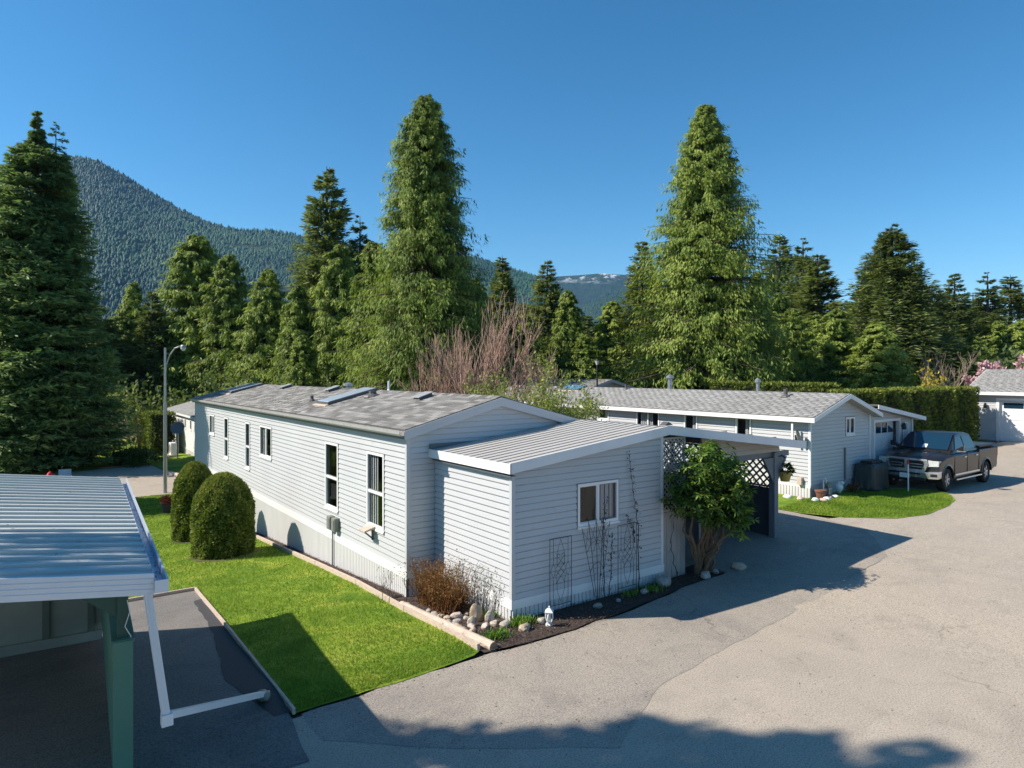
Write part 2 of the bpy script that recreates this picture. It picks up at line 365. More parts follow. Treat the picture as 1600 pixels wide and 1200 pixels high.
# ---------------------------------------------------------------- setting: ground, roads, lawns
import bmesh
def sheet(name, poly, off, mat, cell=1.0, kind='structure', edge_noise=0, seed=0):
    rnd = random.Random(seed)
    if edge_noise:
        P = []
        for i, (x, y) in enumerate(poly):
            x2, y2 = poly[(i+1) % len(poly)]; L = math.hypot(x2-x, y2-y); k = max(1, int(L/.25)) if L < 40 else 1
            for j in range(k):
                t = j/k; P.append((x+(x2-x)*t + rnd.uniform(-1,1)*edge_noise*(j>0), y+(y2-y)*t + rnd.uniform(-1,1)*edge_noise*(j>0)))
        poly = P
    bm = bmesh.new(); bm.faces.new([bm.verts.new((x,y,0)) for x, y in poly])
    xs = [p[0] for p in poly]; ys = [p[1] for p in poly]
    def cuts(a, b): 
        c = []; v = -60.0
        while v < 120:
            step = cell if -8 <= v < 30 else 6.0
            if a < v < b: c.append(v)
            v += step
        return c
    for cx in cuts(min(xs), max(xs)): bmesh.ops.bisect_plane(bm, geom=bm.verts[:]+bm.edges[:]+bm.faces[:], plane_co=(cx,0,0), plane_no=(1,0,0))
    for cy in cuts(min(ys), max(ys)): bmesh.ops.bisect_plane(bm, geom=bm.verts[:]+bm.edges[:]+bm.faces[:], plane_co=(0,cy,0), plane_no=(0,1,0))
    bmesh.ops.triangulate(bm, faces=bm.faces)
    for v in bm.verts: v.co.z = g(v.co.x, v.co.y) + off
    bmesh.ops.recalc_face_normals(bm, faces=bm.faces)
    me = bpy.data.meshes.new(name); bm.to_mesh(me); bm.free(); me.materials.append(mat)
    if me.polygons and me.polygons[0].normal.z < 0: me.flip_normals()
    o = bpy.data.objects.new(name, me); link(o); tag(o, kind=kind); return o
R0 = 5600
sheet('ground', [(-R0,-R0),(R0,-R0),(R0,R0),(-R0,R0)], -.05, M['dirt'])
sheet('road', [(-55,-16),(90,-16),(90,2.0),(58,2.0),(58,14),(38.4,14),(38.4,5.6),(20.5,5.6),(20.5,3.6),(16.6,3.6),(16.6,2.0),(13.2,.4),(10.95,.8),(10.95,8),(7.9,8),(7.9,-.3),(3.7,-1.6),(-1.0,-.95),(-3.8,-.95),(-55,-.95)], .0, M['road'], edge_noise=.02)
sheet('driveway', [(-.95,-.79),(-.26,-.85),(.6,-.86),(1.12,-.76),(1.5,-.80),(2.5,-.66),(3.76,-.45),(4.9,-.42),(5.0,.3),(3.7,.4),(3.7,8),(8.1,8),(10.9,6),(10.9,1.4),(10.6,-.4),(8.4,-1.9),(4.6,-2.35),(2.2,-2.6),(.2,-2.9),(-1.2,-3.6),(-2.6,-2.6),(-3.7,-1.6),(-3.7,-.9)], .003, M['drive'], edge_noise=.03, seed=2)
sheet('carport_floor', [(-14,-1.9),(-3.95,-1.9),(-3.82,-.86),(-3.52,6.1),(-14,6.1)], .009, M['pad'], edge_noise=.015, seed=5)
sheet('lawn', [(-3.75,-.86),(-3.09,-.85),(-2.16,-.84),(-1.19,-.73),(-1.05,-.65),(-1.03,1.54),(-.93,3),(-.86,4.54),(-.88,8.09),(-.9,12.7),(-.9,21.7),(3.9,21.7),(3.9,25.3),(-40,25.6),(-40,6.1),(-3.51,6.15)], .010, M['lawn'], edge_noise=.02, seed=3)
sheet('lane', [(-60,25.5),(4.5,25.4),(4.5,30.6),(.47,30.6),(.2,32.2),(-.1,37.1),(-7.5,36.6),(-8.5,31),(-60,31)], .014, M['road'])
sheet('far_lawn', [(.5,30.7),(5,30.7),(5,56),(-30,60),(-60,60),(-60,31.2),(-8.7,31.2),(-7.6,36.8),(0,37.3),(.3,32.3)], .008, M['lawn'])
sheet('side_lawn', [(10.97,2.3),(11.0,1.5),(11.41,.62),(12.35,-.25),(13.65,-.52),(15.34,-.36),(16.63,-.07),(17.6,.5),(17.7,1.0),(17.4,1.6),(16.39,2.68),(13.2,2.68),(13.2,9),(11.1,9)], .012, M['lawn'], edge_noise=.02, seed=4)
sheet('planting_bed', [(-1.03,-.75),(-.26,-.83),(.6,-.84),(1.12,-.74),(1.5,-.78),(2.5,-.64),(3.76,-.43),(4.95,-.40),(5.05,.35),(3.6,.3),(3.5,.04),(0,.04),(0,2.49),(-.55,2.49),(-.55,21.7),(-.86,21.7),(-.86,4.5),(-1.0,1.5)], .016, M['rootmulch'], edge_noise=.01, seed=6)
sheet('gravel_strip', [(-3.98,-.8),(-3.78,-.8),(-3.56,5.3),(-3.72,5.2),(-3.8,3.6),(-4.05,1.5),(-4.2,.6)], .013, simple('dark_wet_gravel', (.045,.045,.048), .5, 60, .8, bump=1.0, bscale=70), edge_noise=.03, seed=8)

# mountains: heightfields in camera-aligned polar strips, real distances
def ridge(name, crest, d0, d1, zfoot, mat, rows=60, step=8, rough=22, seed=1, label_kind='structure'):
    rng = np.random.default_rng(seed)
    pxs = np.arange(crest[0][0], crest[-1][0]+.1, step); py = np.interp(pxs, [c[0] for c in crest], [c[1] for c in crest])
    nx, nr = len(pxs), rows
    ph = rng.uniform(0, 6.28, 12); fr = rng.uniform(.004, .03, 12)
    V = np.zeros((nr+4, nx, 3))
    for j in range(nr+4):
        t = min(j/(nr-1), 1.0); d = d0 + (d1-d0)*t + max(0, j-(nr-1))*60
        gull = sum(np.sin(pxs*fr[i]*(1+.3*t) + ph[i] + 3*t*math.sin(ph[i])) for i in range(12))/5
        crestz = 4 + (582-py)/1050*d1
        z = zfoot + (crestz-zfoot)*(t**1.12) + rough*gull*math.sin(math.pi*t)*1.0
        if j > nr-1: z = crestz - (j-nr+1)*18
        z = z + rng.normal(0, 1, nx)*1.2*(0 < t < 1)
        cx = (pxs-800)/1050*d; V[j,:,0] = CAMX + cx*C_ + d*S_; V[j,:,1] = CAMY - cx*S_ + d*C_; V[j,:,2] = z
    idx = np.arange((nr+4)*nx).reshape(nr+4, nx)
    F = np.stack([idx[:-1,:-1].ravel(), idx[:-1,1:].ravel(), idx[1:,1:].ravel(), idx[1:,:-1].ravel()], 1)
    o = npmesh(name, V.reshape(-1,3), F, mat, smooth=True); tag(o, kind='structure'); return V
VM = ridge('mountain', [(-700,420),(-400,330),(-150,290),(0,262),(60,247),(105,243),(150,250),(190,272),(235,301),(280,327),(330,351),(375,359),(430,362),(465,368),(520,380),(600,392),(700,400),(745,404),(790,418),(835,433),(870,458),(910,490),(960,540),(1000,575)], 900, 2300, -60, M['mount'], rows=90, step=6, rough=42)
ridge('distant_ridge', [(600,470),(700,460),(800,440),(840,434),(870,432),(905,430),(940,427),(985,430),(1040,440),(1120,455),(1220,475),(1350,500),(1700,520)], 3300, 4300, -100, M['mountsnow'], rows=40, step=8, rough=30, seed=4)
VL = ridge('low_ridge', [(820,540),(860,500),(890,487),(930,468),(985,447),(1040,452),(1150,470),(1300,500),(1500,520),(1900,540)], 1500, 3000, -80, M['mountlow'], rows=50, step=8, rough=18, seed=7)
def forest(name, V, n, h, seed, tmax=1.0):
    rng = np.random.default_rng(seed); nr, nx, _ = V.shape
    a = rng.uniform(0, (nr-5)*tmax, n); b = rng.uniform(0, nx-1.01, n); i = a.astype(int); j = b.astype(int); fa = (a-i)[:,None]; fb = (b-j)[:,None]
    P = (V[i,j]*(1-fa)+V[i+1,j]*fa)*(1-fb) + (V[i,j+1]*(1-fa)+V[i+1,j+1]*fa)*fb
    cl = 1.2*np.sin(P[:,0]*.012+2)*np.sin(P[:,1]*.010+1)+np.sin(P[:,0]*.03+P[:,1]*.021)
    keep = rng.uniform(-2.2, 1.0, n) < cl + .9; keep &= ~(np.sin(P[:,0]*.0062+1.3)*np.sin(P[:,2]*.021+P[:,1]*.0043) > .90); P = P[keep]; n = len(P)
    H = h*rng.uniform(.6, 1.25, n); R = H*rng.uniform(.30, .42, n); k = 5; az = rng.uniform(0, 6.28, n)
    tiers = []
    Vv = []; Ff = []
    for t0, t1, rs in ((-.05, .55, 1.0), (.25, .85, .70)):
        ring = np.stack([np.stack([P[:,0]+R*rs*np.cos(az+6.283*q/k+t0), P[:,1]+R*rs*np.sin(az+6.283*q/k+t0), P[:,2]+H*t0+R*.25*((q%2))], 1) for q in range(k)], 1)
        apex = np.stack([P[:,0], P[:,1], P[:,2]+H*t1], 1)[:,None,:]
        vv = np.concatenate([ring, apex], 1); off = sum(x.shape[0]*x.shape[1] for x in Vv)
        base = (np.arange(n)*(k+1))[:,None] + off
        Ff.append(np.concatenate([np.stack([base[:,0]+q, base[:,0]+(q+1)%k, base[:,0]+k], 1) for q in range(k)], 0)); Vv.append(vv)
    VV = np.concatenate([x.reshape(-1,3) for x in Vv]); FF = np.concatenate(Ff)
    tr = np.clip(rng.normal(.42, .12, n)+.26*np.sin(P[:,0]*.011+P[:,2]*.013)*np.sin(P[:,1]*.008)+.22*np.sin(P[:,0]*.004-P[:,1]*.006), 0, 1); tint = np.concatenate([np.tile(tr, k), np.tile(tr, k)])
    o = npmesh(name, VV, FF, M['forest'], tint=tint); tag(o, 'dark conifer forest covering the mountain slope', 'forest', kind='stuff'); return o
fo = forest('forest', VM, 80000, 13, 3)
fo2 = forest('forest', VL, 20000, 13, 5); fo2['label'] = 'conifer forest on the low ridge in the gap between the big cedars'

# ---------------------------------------------------------------- conifers
def conifer(H, R, kind, nb, ns, seed, h0=.04, pw=.58, spray=(.5,.16)):
    rng = np.random.default_rng(seed)
    u = rng.uniform(0, 1, nb)
    h = h0 + (.992-h0)*(1-(1-u)**.66) if kind != 'cedar' else h0 + (.985-h0)*u**.95
    az = rng.uniform(0, 2*np.pi, nb); t = 1-h
    if kind == 'cedar': prof = t**pw; L = R*prof*rng.uniform(.48, 1.12, nb)*np.where(rng.uniform(0,1,nb) < .12, 1.18, 1.0)
    elif kind == 'spruce': prof = np.maximum(t-.10,.0)**.52*1.05 + .06*np.minimum(t*10,1); L = R*prof*rng.uniform(.80, 1.08, nb)
    else: prof = t**.76; L = R*prof*rng.uniform(.62, 1.15, nb)
    lump = .5+.25*np.sin(az*2+h*9+seed)+.25*np.sin(az*7-h*61+seed*2); L = L*(.74+.42*lump) + .004*H*(1+3*t)
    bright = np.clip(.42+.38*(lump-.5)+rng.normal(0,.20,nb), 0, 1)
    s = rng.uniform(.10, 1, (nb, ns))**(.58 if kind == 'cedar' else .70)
    droop = {'cedar': -.34, 'fir': -.10, 'spruce': -.20}[kind]
    rise = {'cedar': .12, 'fir': .22, 'spruce': .10}[kind]
    ca, sa = np.cos(az)[:,None], np.sin(az)[:,None]; LL = L[:,None]
    slope = rise*(h[:,None]*1.6-.3)
    z = H*h[:,None] + LL*(slope*s + droop*s**2 + (.16 if kind != 'fir' else .12)*s**4)
    wid = (.20 if kind == 'cedar' else .34)*LL*(1-.55*s)
    lat = rng.normal(0, .45, (nb, ns))*wid
    x = ca*LL*s - sa*lat; y = sa*LL*s + ca*lat
    z = z + (rng.normal(0,.10,(nb,ns))*LL*np.sqrt(s) if kind == 'fir' else 0) - np.abs(lat)*.25 - (rng.uniform(0,1,(nb,ns))**1.4*(.10*H/12+.16*LL)*np.sqrt(s) if kind == 'cedar' else 0) + rng.normal(0, .05, (nb,ns))*(.3+LL*.2)
    # spray axis
    if kind == 'cedar':
        ax = ca*.28 - sa*np.sign(lat)*.15; ay = sa*.28 + ca*np.sign(lat)*.15; azv = -np.ones_like(s)*(1.15-.5*(s > .93))
    else:
        q = np.sign(lat)*.75; ax = ca*.75 - sa*q; ay = sa*.75 + ca*q; azv = np.full_like(s, .05 if kind == 'fir' else -.18)
    A = np.stack([ax, ay, azv], -1) + rng.normal(0, .28, (nb, ns, 3)); A /= np.linalg.norm(A, axis=-1, keepdims=True)
    B = np.stack([-sa*np.ones_like(s), ca*np.ones_like(s), np.zeros_like(s)], -1) + rng.normal(0, .45, (nb, ns, 3))
    B = B - (B*A).sum(-1, keepdims=True)*A; B /= np.linalg.norm(B, axis=-1, keepdims=True)
    sz = (spray[0]*rng.uniform(.6, 1.25, (nb, ns))*(.55+.45*np.clip(LL/(.35*R), 0, 1)))[...,None]
    wv = sz*spray[1]/spray[0]
    C0 = np.stack([x, y, z], -1)
    P = np.stack([C0, C0+A*sz*.45+B*wv, C0+A*sz, C0+A*sz*.5-B*wv], 2).reshape(-1, 3)
    n = nb*ns; F = np.arange(n*4).reshape(n, 4)
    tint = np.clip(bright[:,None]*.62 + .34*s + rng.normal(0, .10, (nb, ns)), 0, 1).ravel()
    # limbs
    LV = []; LF = []
    for i in range(0, nb, 2 if nb > 300 else 1):
        r = .012*L[i]+.012
        d = np.array([math.cos(az[i]), math.sin(az[i]), 0]); pr = np.array([-d[1], d[0], 0])
        pts = []
        for q in (0, .5, .92):
            zz = H*h[i] + L[i]*(slope[i,0]*q + droop*q*q + .14*q**4); pts.append(d*L[i]*q + np.array([0,0,zz]))
        b0 = len(LV)
        for k_, p in enumerate(pts):
            rr = r*(1-.35*k_)
            LV += [p+pr*rr, p-pr*rr*.5+np.array([0,0,rr]), p-pr*rr*.5-np.array([0,0,rr])]
        for k_ in range(2):
            for e in range(3): LF.append((b0+k_*3+e, b0+k_*3+(e+1)%3, b0+k_*3+3+(e+1)%3, b0+k_*3+3+e))
    m = 8; rings = [(0, .020*H**.9), (.15, .014*H), (.6, .008*H), (.9, .0035*H), (.985, .0008*H)]; b0 = len(LV)
    for hh, r in rings:
        for k_ in range(m): LV.append(np.array([r*math.cos(6.283*k_/m), r*math.sin(6.283*k_/m), hh*H-(.3 if hh == 0 else 0)]))
    for k2 in range(len(rings)-1):
        for k_ in range(m): LF.append((b0+k2*m+k_, b0+k2*m+(k_+1)%m, b0+(k2+1)*m+(k_+1)%m, b0+(k2+1)*m+k_))
    return (P, F, tint, np.array(LV), np.array(LF))
def conifer_meshes(key, kind, *a, **k):
    P, F, t, LV, LF = conifer(*a, **k)
    return (npmesh(key+'_crown', P, F, M[kind], 'mesh', tint=t), npmesh(key+'_trunk', LV, LF, M['bark'], 'mesh'))
CON = {
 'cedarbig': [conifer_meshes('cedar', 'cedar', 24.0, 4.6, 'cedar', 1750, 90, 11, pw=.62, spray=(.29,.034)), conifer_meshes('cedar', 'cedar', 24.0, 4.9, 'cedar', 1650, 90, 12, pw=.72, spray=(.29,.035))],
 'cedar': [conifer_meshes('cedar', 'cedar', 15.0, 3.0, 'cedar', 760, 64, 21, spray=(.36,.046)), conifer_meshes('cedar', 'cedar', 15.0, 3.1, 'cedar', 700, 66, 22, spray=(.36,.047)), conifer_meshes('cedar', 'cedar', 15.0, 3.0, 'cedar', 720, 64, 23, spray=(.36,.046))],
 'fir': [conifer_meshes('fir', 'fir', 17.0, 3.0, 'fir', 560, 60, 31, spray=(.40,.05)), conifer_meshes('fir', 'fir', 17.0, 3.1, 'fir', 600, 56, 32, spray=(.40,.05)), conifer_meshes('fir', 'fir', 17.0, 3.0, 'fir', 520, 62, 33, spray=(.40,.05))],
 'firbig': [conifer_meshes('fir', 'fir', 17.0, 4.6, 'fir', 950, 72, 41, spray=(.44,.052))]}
HS = {'cedarbig': 24.0, 'cedar': 15.0, 'fir': 17.0, 'firbig': 17.0}; RS = {'cedarbig': 4.7, 'cedar': 3.0, 'fir': 3.0, 'firbig': 4.6}
def tree(kind, X, Y, z0, z1, R, label, i=0, group='conifers behind the homes'):
    k = CON[kind][i % len(CON[kind])]; H = z1-z0
    nm = 'cedar_tree' if 'cedar' in kind else 'fir_tree'
    sx = R/RS[kind]; sz = H/HS[kind]; az = (i*2.399) % 6.283
    root = thing(nm, label, 'tree', (X, Y, z0), group)
    sx *= 1.16 if 'cedar' in kind else (1.0 if kind == 'pine' else 1.34)
    Mx = Matrix.Translation((X, Y, z0)) @ Matrix.Rotation(az, 4, 'Z') @ Matrix.Diagonal((sx, sx, sz, 1))
    link(bpy.data.objects.new('crown', k[0]), root, Mx); link(bpy.data.objects.new('trunk', k[1]), root, Mx)
    return root
TREES=[
 ('cedar',2.9,72.3,-1.6,13.8,3.0,'short pale cedar showing just right of the big spruce'),
 ('fir',4.1,67.7,-1.6,12.4,2.6,'thin dark fir between the short pale cedar and the pointed cedar'),
 ('cedar',8.3,68.3,-1.6,18.9,5.4,'tall pointed cedar standing directly behind the street lamp'),
 ('cedar',10.4,63.1,-1.6,16.3,3.9,'rounded cedar just right of the pointed cedar, below the mountain slope'),
 ('cedar',12.7,57.8,-1.5,14.3,3.7,'small pointed cedar left of the tall narrow fir'),
 ('cedar',12.4,48.1,-1.5,11.7,2.7,'yellowish cedar at the foot of the tall narrow fir'),
 ('fir',16.2,51.5,-0.9,23.4,3.7,'tall narrow dark fir left of the biggest cedar'),
 ('cedar',14.9,45.1,-1.1,15.0,3.1,'slim pale cedar in front of the tall narrow fir'),
 ('fir',19.5,51.6,-0.3,19.2,2.7,'dark spiky fir between the narrow fir and the biggest cedar'),
 ('cedar',15.1,38.7,-1.1,14.2,3.3,'bushy cedar touching the left side of the biggest cedar'),
 ('cedarbig',14.9,30.2,-1.1,22.5,5.0,'biggest tree, a broad cedar rising high behind the main roof'),
 ('cedar',21.9,35.1,0.1,11.5,2.4,'low dark cedar at the right foot of the biggest cedar'),
 ('fir',28.2,40.4,0.1,14.7,2.3,'small pointed fir above the bare reddish shrub'),
 ('fir',30.2,36.5,0.1,13.9,2.3,'fir with a thin spiky top right of the bare reddish shrub'),
 ('cedar',28.4,31.6,0.1,10.7,2.3,'cedar with a rounded top beside the thin topped fir'),
 ('cedar',31.9,30.3,0.1,9.9,3.0,'dark rounded cedar in the gap left of the second big cedar'),
 ('fir',33.1,28.2,0.1,14.6,2.5,'feathery fir on the left shoulder of the second big cedar'),
 ('cedarbig',31.4,20.8,0.1,22.7,5.6,'second big cedar, blunt topped, behind the neighbouring home'),
 ('cedar',37.7,21.1,0.1,11.7,2.1,'yellow green cedar on the right shoulder of the second big cedar'),
 ('fir',61.9,34.5,0.1,19.7,3.4,'left one of the three firs beside the second big cedar'),
 ('fir',59.3,30.2,0.1,18.3,3.3,'middle one of the three firs beside the second big cedar'),
 ('fir',56.7,27.1,0.1,15.9,3.8,'right one of the three firs beside the second big cedar'),
 ('cedar',42.6,21.3,0.1,9.2,2.8,'low leafy cedar below the three firs'),
 ('cedar',47.4,20.3,0.1,9.4,3.0,'dark cedar between the three firs and the wide fir'),
 ('fir',56.1,22.6,0.1,12.1,2.6,'small fir at the left side of the wide twin topped fir'),
 ('firbig',54.3,19.0,0.1,16.8,4.6,'wide fir with a twin top right of the second big cedar'),
 ('cedar',46.1,16.3,0.1,8.0,3.2,'pale drooping cedar in front of the wide twin topped fir'),
 ('fir',62.5,19.2,0.1,12.5,3.1,'round shouldered fir just right of the wide twin topped fir'),
 ('fir',69.9,20.1,0.1,14.2,2.8,'thin pine like fir above the bare tan tree'),
 ('fir',77.2,19.7,0.1,14.9,3.0,'dark fir left one of the pair above the garage roof'),
 ('fir',81.5,19.0,0.1,15.0,3.4,'dark fir right one of the pair above the garage roof'),
 ('cedar',69.5,12.9,0.1,10.6,3.5,'cedar at the far right edge above the garage'),
 ('cedar',6.1,67.5,-1.6,9.4,2.8,'low cedar filling the row under the pointed cedar'),
 ('cedar',11.8,59.7,-1.6,9.2,3.5,'low cedar behind the far skylight of the main roof'),
 ('cedar',9.3,67.6,-1.6,8.2,2.7,'lowest cedar behind the end of the main home roof'),
 ('cedar',10.1,39.9,-1.6,6.9,2.1,'low dark cedar behind the middle of the main roof'),
 ('fir',33.4,44.0,0.1,11.0,3.3,'dim fir far behind the bare reddish shrub'),
 ('fir',41.0,43.5,0.1,10.1,3.7,'dim fir in the back row below the snowy ridge'),
 ('fir',41.8,33.0,0.1,10.6,3.5,'dim fir hidden behind the second big cedar'),
 ('fir',24.3,50.6,0.1,14.2,3.8,'dim fir hidden behind the biggest cedar'),
 ('fir',68.5,23.5,0.1,10.8,4.0,'dim fir in the back row right of the wide fir'),
 ('fir',80.2,22.5,0.1,11.4,4.3,'dim fir in the back row behind the bare tan tree'),
 ('fir',-0.7,68.7,-1.6,11.0,3.8,'dim fir behind the big spruce'),
 ('cedar',57.6,14.1,0.1,7.3,2.5,'low green cedar behind the bare tan tree'),
 ('cedar',63.0,12.7,0.1,8.5,2.8,'low green cedar behind the garage ridge'),
 ('cedar',1.3,72.2,-1.6,10.1,4.0,'back row cedar rising just right of the big spruce'),
 ('cedar',15.0,59.8,-1.1,11.3,3.8,'back row cedar between the small pointed cedar and the narrow fir'),
 ('cedar',11.5,74.7,-1.6,13.4,4.2,'back row cedar filling the gap right of the pointed cedar'),
 ('cedar',21.8,49.9,0.1,13.3,3.9,'back row cedar behind the left skirt of the biggest cedar'),
 ('cedar',28.6,47.5,0.1,12.0,3.9,'back row cedar behind the right skirt of the biggest cedar'),
 ('cedar',23.6,31.4,0.1,9.0,2.5,'bushy cedar directly behind the bare reddish shrub'),
 ('cedar',27.4,28.6,0.1,7.0,2.2,'lowest cedar behind the blue skylight roof'),
 ('cedar',36.3,29.6,0.1,12.1,3.1,'bright cedar against the left flank of the second big cedar'),
 ('cedar',41.6,25.7,0.1,11.6,3.3,'bright cedar against the right flank of the second big cedar'),
 ('cedar',49.9,27.1,0.1,11.5,3.3,'back row cedar under the left one of the three firs'),
 ('cedar',50.9,23.9,0.1,9.3,3.5,'leafy cedar under the right one of the three firs'),
 ('fir',71.0,31.6,0.1,12.2,3.9,'dim blue fir in the notch left of the wide fir'),
 ('cedar',58.0,18.8,0.1,8.7,3.5,'leafy cedar against the right flank of the wide fir'),
 ('fir',82.0,26.1,0.1,12.5,4.3,'back row fir left of the thin pine like fir'),
 ('fir',89.6,25.5,0.1,14.2,4.0,'back row fir left of the pair above the garage'),
 ('cedar',71.1,16.7,0.1,9.2,3.6,'back row cedar between the pair of firs above the garage'),
 ('fir',17.8,33.1,-0.6,7.7,2.3,'shaded fir low behind the bare reddish shrub'),
 ('cedar',17.4,35.8,-0.7,16.0,3.8,'close companion cedar filling the body of the biggest cedar'),
]

for i, (k, X, Y, z0, z1, R, lab) in enumerate(TREES):
    r_ = tree(k, X, Y, z0, z1, R, lab, i)
    if k == 'firbig':            # its second leader
        c2 = bpy.data.objects.new('second_crown', CON['fir'][1][0]); link(c2, r_, Matrix.Translation((X-.8, Y+.5, z0+(z1-z0)*.45)) @ Matrix.Diagonal((.62,.62,(z1-z0)*.52/17,1)))
# the big spruce at the left with twin tops
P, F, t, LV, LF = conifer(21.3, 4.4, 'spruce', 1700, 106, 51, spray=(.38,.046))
P2, F2, t2, LV2, LF2 = conifer(4.2, .95, 'spruce', 80, 40, 52, spray=(.22,.03))
SX, SY = W((58-800)/1050*39.6, 39.6); SZ = -1.65
rt = thing('spruce_tree', 'huge dark blue green spruce with a twin top at the left edge', 'tree', (SX, SY, SZ))
npmesh('crown', P+np.array([SX,SY,SZ]), F, M['spruce'], rt, (SX,SY,SZ), t); npmesh('trunk', LV+np.array([SX,SY,SZ]), LF, M['bark'], rt, (SX,SY,SZ))
o2 = np.array([SX+.9, SY-.65, SZ+16.3])
npmesh('second_crown', P2+o2, F2, M['spruce'], rt, tuple(o2), t2); npmesh('second_trunk', LV2+o2, LF2, M['bark'], rt, tuple(o2))
# trees standing outside the picture at the left; they shade the roof, the road and the far end of the home
tree('cedar', -11.7, 27.6, -1.6, 17.5, 3.3, 'tall cedar left of the picture shading the far end of the main home', 1)
CON['pine'] = [conifer_meshes('pine', 'fir', 16.0, 3.2, 'fir', 60, 110, 61, h0=.68, spray=(.5,.07)), conifer_meshes('pine', 'fir', 16.0, 3.2, 'fir', 50, 110, 62, h0=.58, spray=(.5,.07))]; HS['pine'] = 16.0; RS['pine'] = 3.2
X_, Y_ = W(-14.0, 5.35); tree('pine', X_, Y_, 0, 16.2, 2.6, 'tall fir left of the picture shading the green carport roof', 0)
X_, Y_ = W(-12.0, 1.4); tree('pine', X_, Y_, 0, 14.8, 3.0, 'second tall fir left of the picture, nearest to the road', 2)
# ---------------------------------------------------------------- siding, windows, roofs
def unit_board(lap, mat, name='siding_board'):
    m = MB(); m.prism([(0,0),(.024,0),(.026,.008),(.013,lap-.017),(.001,lap-.015),(.001,lap),(0,lap)], 'X', 0, 1)
    A = np.array(m.v); me = bpy.data.meshes.new(name); me.from_pydata(A.tolist(), [], m.f); me.materials.append(mat); return me
BOARD = {}
def siding(parent, O, A, Nn, L, z0, z1, lap, holes, mat, single=True, clip=None, name='siding_board'):
    """courses of lap siding on a wall plane; each board its own part, or one joined part"""
    A = Vector((A[0],A[1],0)); Nn = Vector((Nn[0],Nn[1],0)); key = (round(lap,4), mat.name)
    if key not in BOARD: BOARD[key] = unit_board(lap, mat)
    J = MB(); k = 0; rnd = random.Random(len(WM))
    while z0 + k*lap < z1 - lap*.3:
        zb = z0 + k*lap; zm = zb + lap*.5; a0, a1 = 0.0, L
        if clip:
            c = clip(zm)
            if c is None: k += 1; continue
            a0, a1 = c
        segs = [(a0, a1)]
        for h0, h1, hz0, hz1 in holes:
            if hz0 < zm < hz1:
                ns = []
                for s0, s1 in segs:
                    if h1 <= s0 or h0 >= s1: ns.append((s0, s1)); continue
                    if h0 > s0: ns.append((s0, h0))
                    if h1 < s1: ns.append((h1, s1))
                segs = ns
        out = []
        for s0, s1 in segs:                      # butt joints every few metres
            p = s0 + rnd.uniform(2.0, 3.7)
            q0 = s0
            while p < s1 - .9: out.append((q0, p-.0015)); q0 = p+.0015; p += 3.66
            out.append((q0, s1))
        for s0, s1 in out:
            if s1-s0 < .02: continue
            p = Vector((O[0], O[1], zb)) + A*s0 + Nn*rnd.uniform(0, .0012)
            Mx = Matrix(((A.x*(s1-s0), Nn.x, 0, p.x), (A.y*(s1-s0), Nn.y, 0, p.y), (0, 0, 1, p.z), (0,0,0,1)))
            # unit board profile runs (y=outward, z=up)
            if single:
                o = bpy.data.objects.new(name, BOARD[key]); link(o, parent, Mx)
            else:
                me = BOARD[key]; J.add([Mx @ v.co for v in me.vertices], [tuple(f.vertices) for f in me.polygons])
        k += 1
    if not single and J.v:
        o = J.build('siding', mat, parent); o['kind'] = 'stuff'
def wallbox(m, plane, c, t, a0, a1, z0, z1, holes):
    """wall panel with rectangular holes; plane 'X' (constant X=c..c+t, runs along Y) or 'Y'"""
    xs = sorted(set([a0, a1] + [h for q in holes for h in q[:2]])); zs = sorted(set([z0, z1] + [h for q in holes for h in q[2:]]))
    for i in range(len(xs)-1):
        for j in range(len(zs)-1):
            xm, zm = (xs[i]+xs[i+1])/2, (zs[j]+zs[j+1])/2
            if any(h[0] < xm < h[1] and h[2] < zm < h[3] for h in holes): continue
            if not (a0 <= xm <= a1 and z0 <= zm <= z1): continue
            if plane == 'X': m.box(min(c,c+t), max(c,c+t), xs[i], xs[i+1], zs[j], zs[j+1])
            else: m.box(xs[i], xs[i+1], min(c,c+t), max(c,c+t), zs[j], zs[j+1])
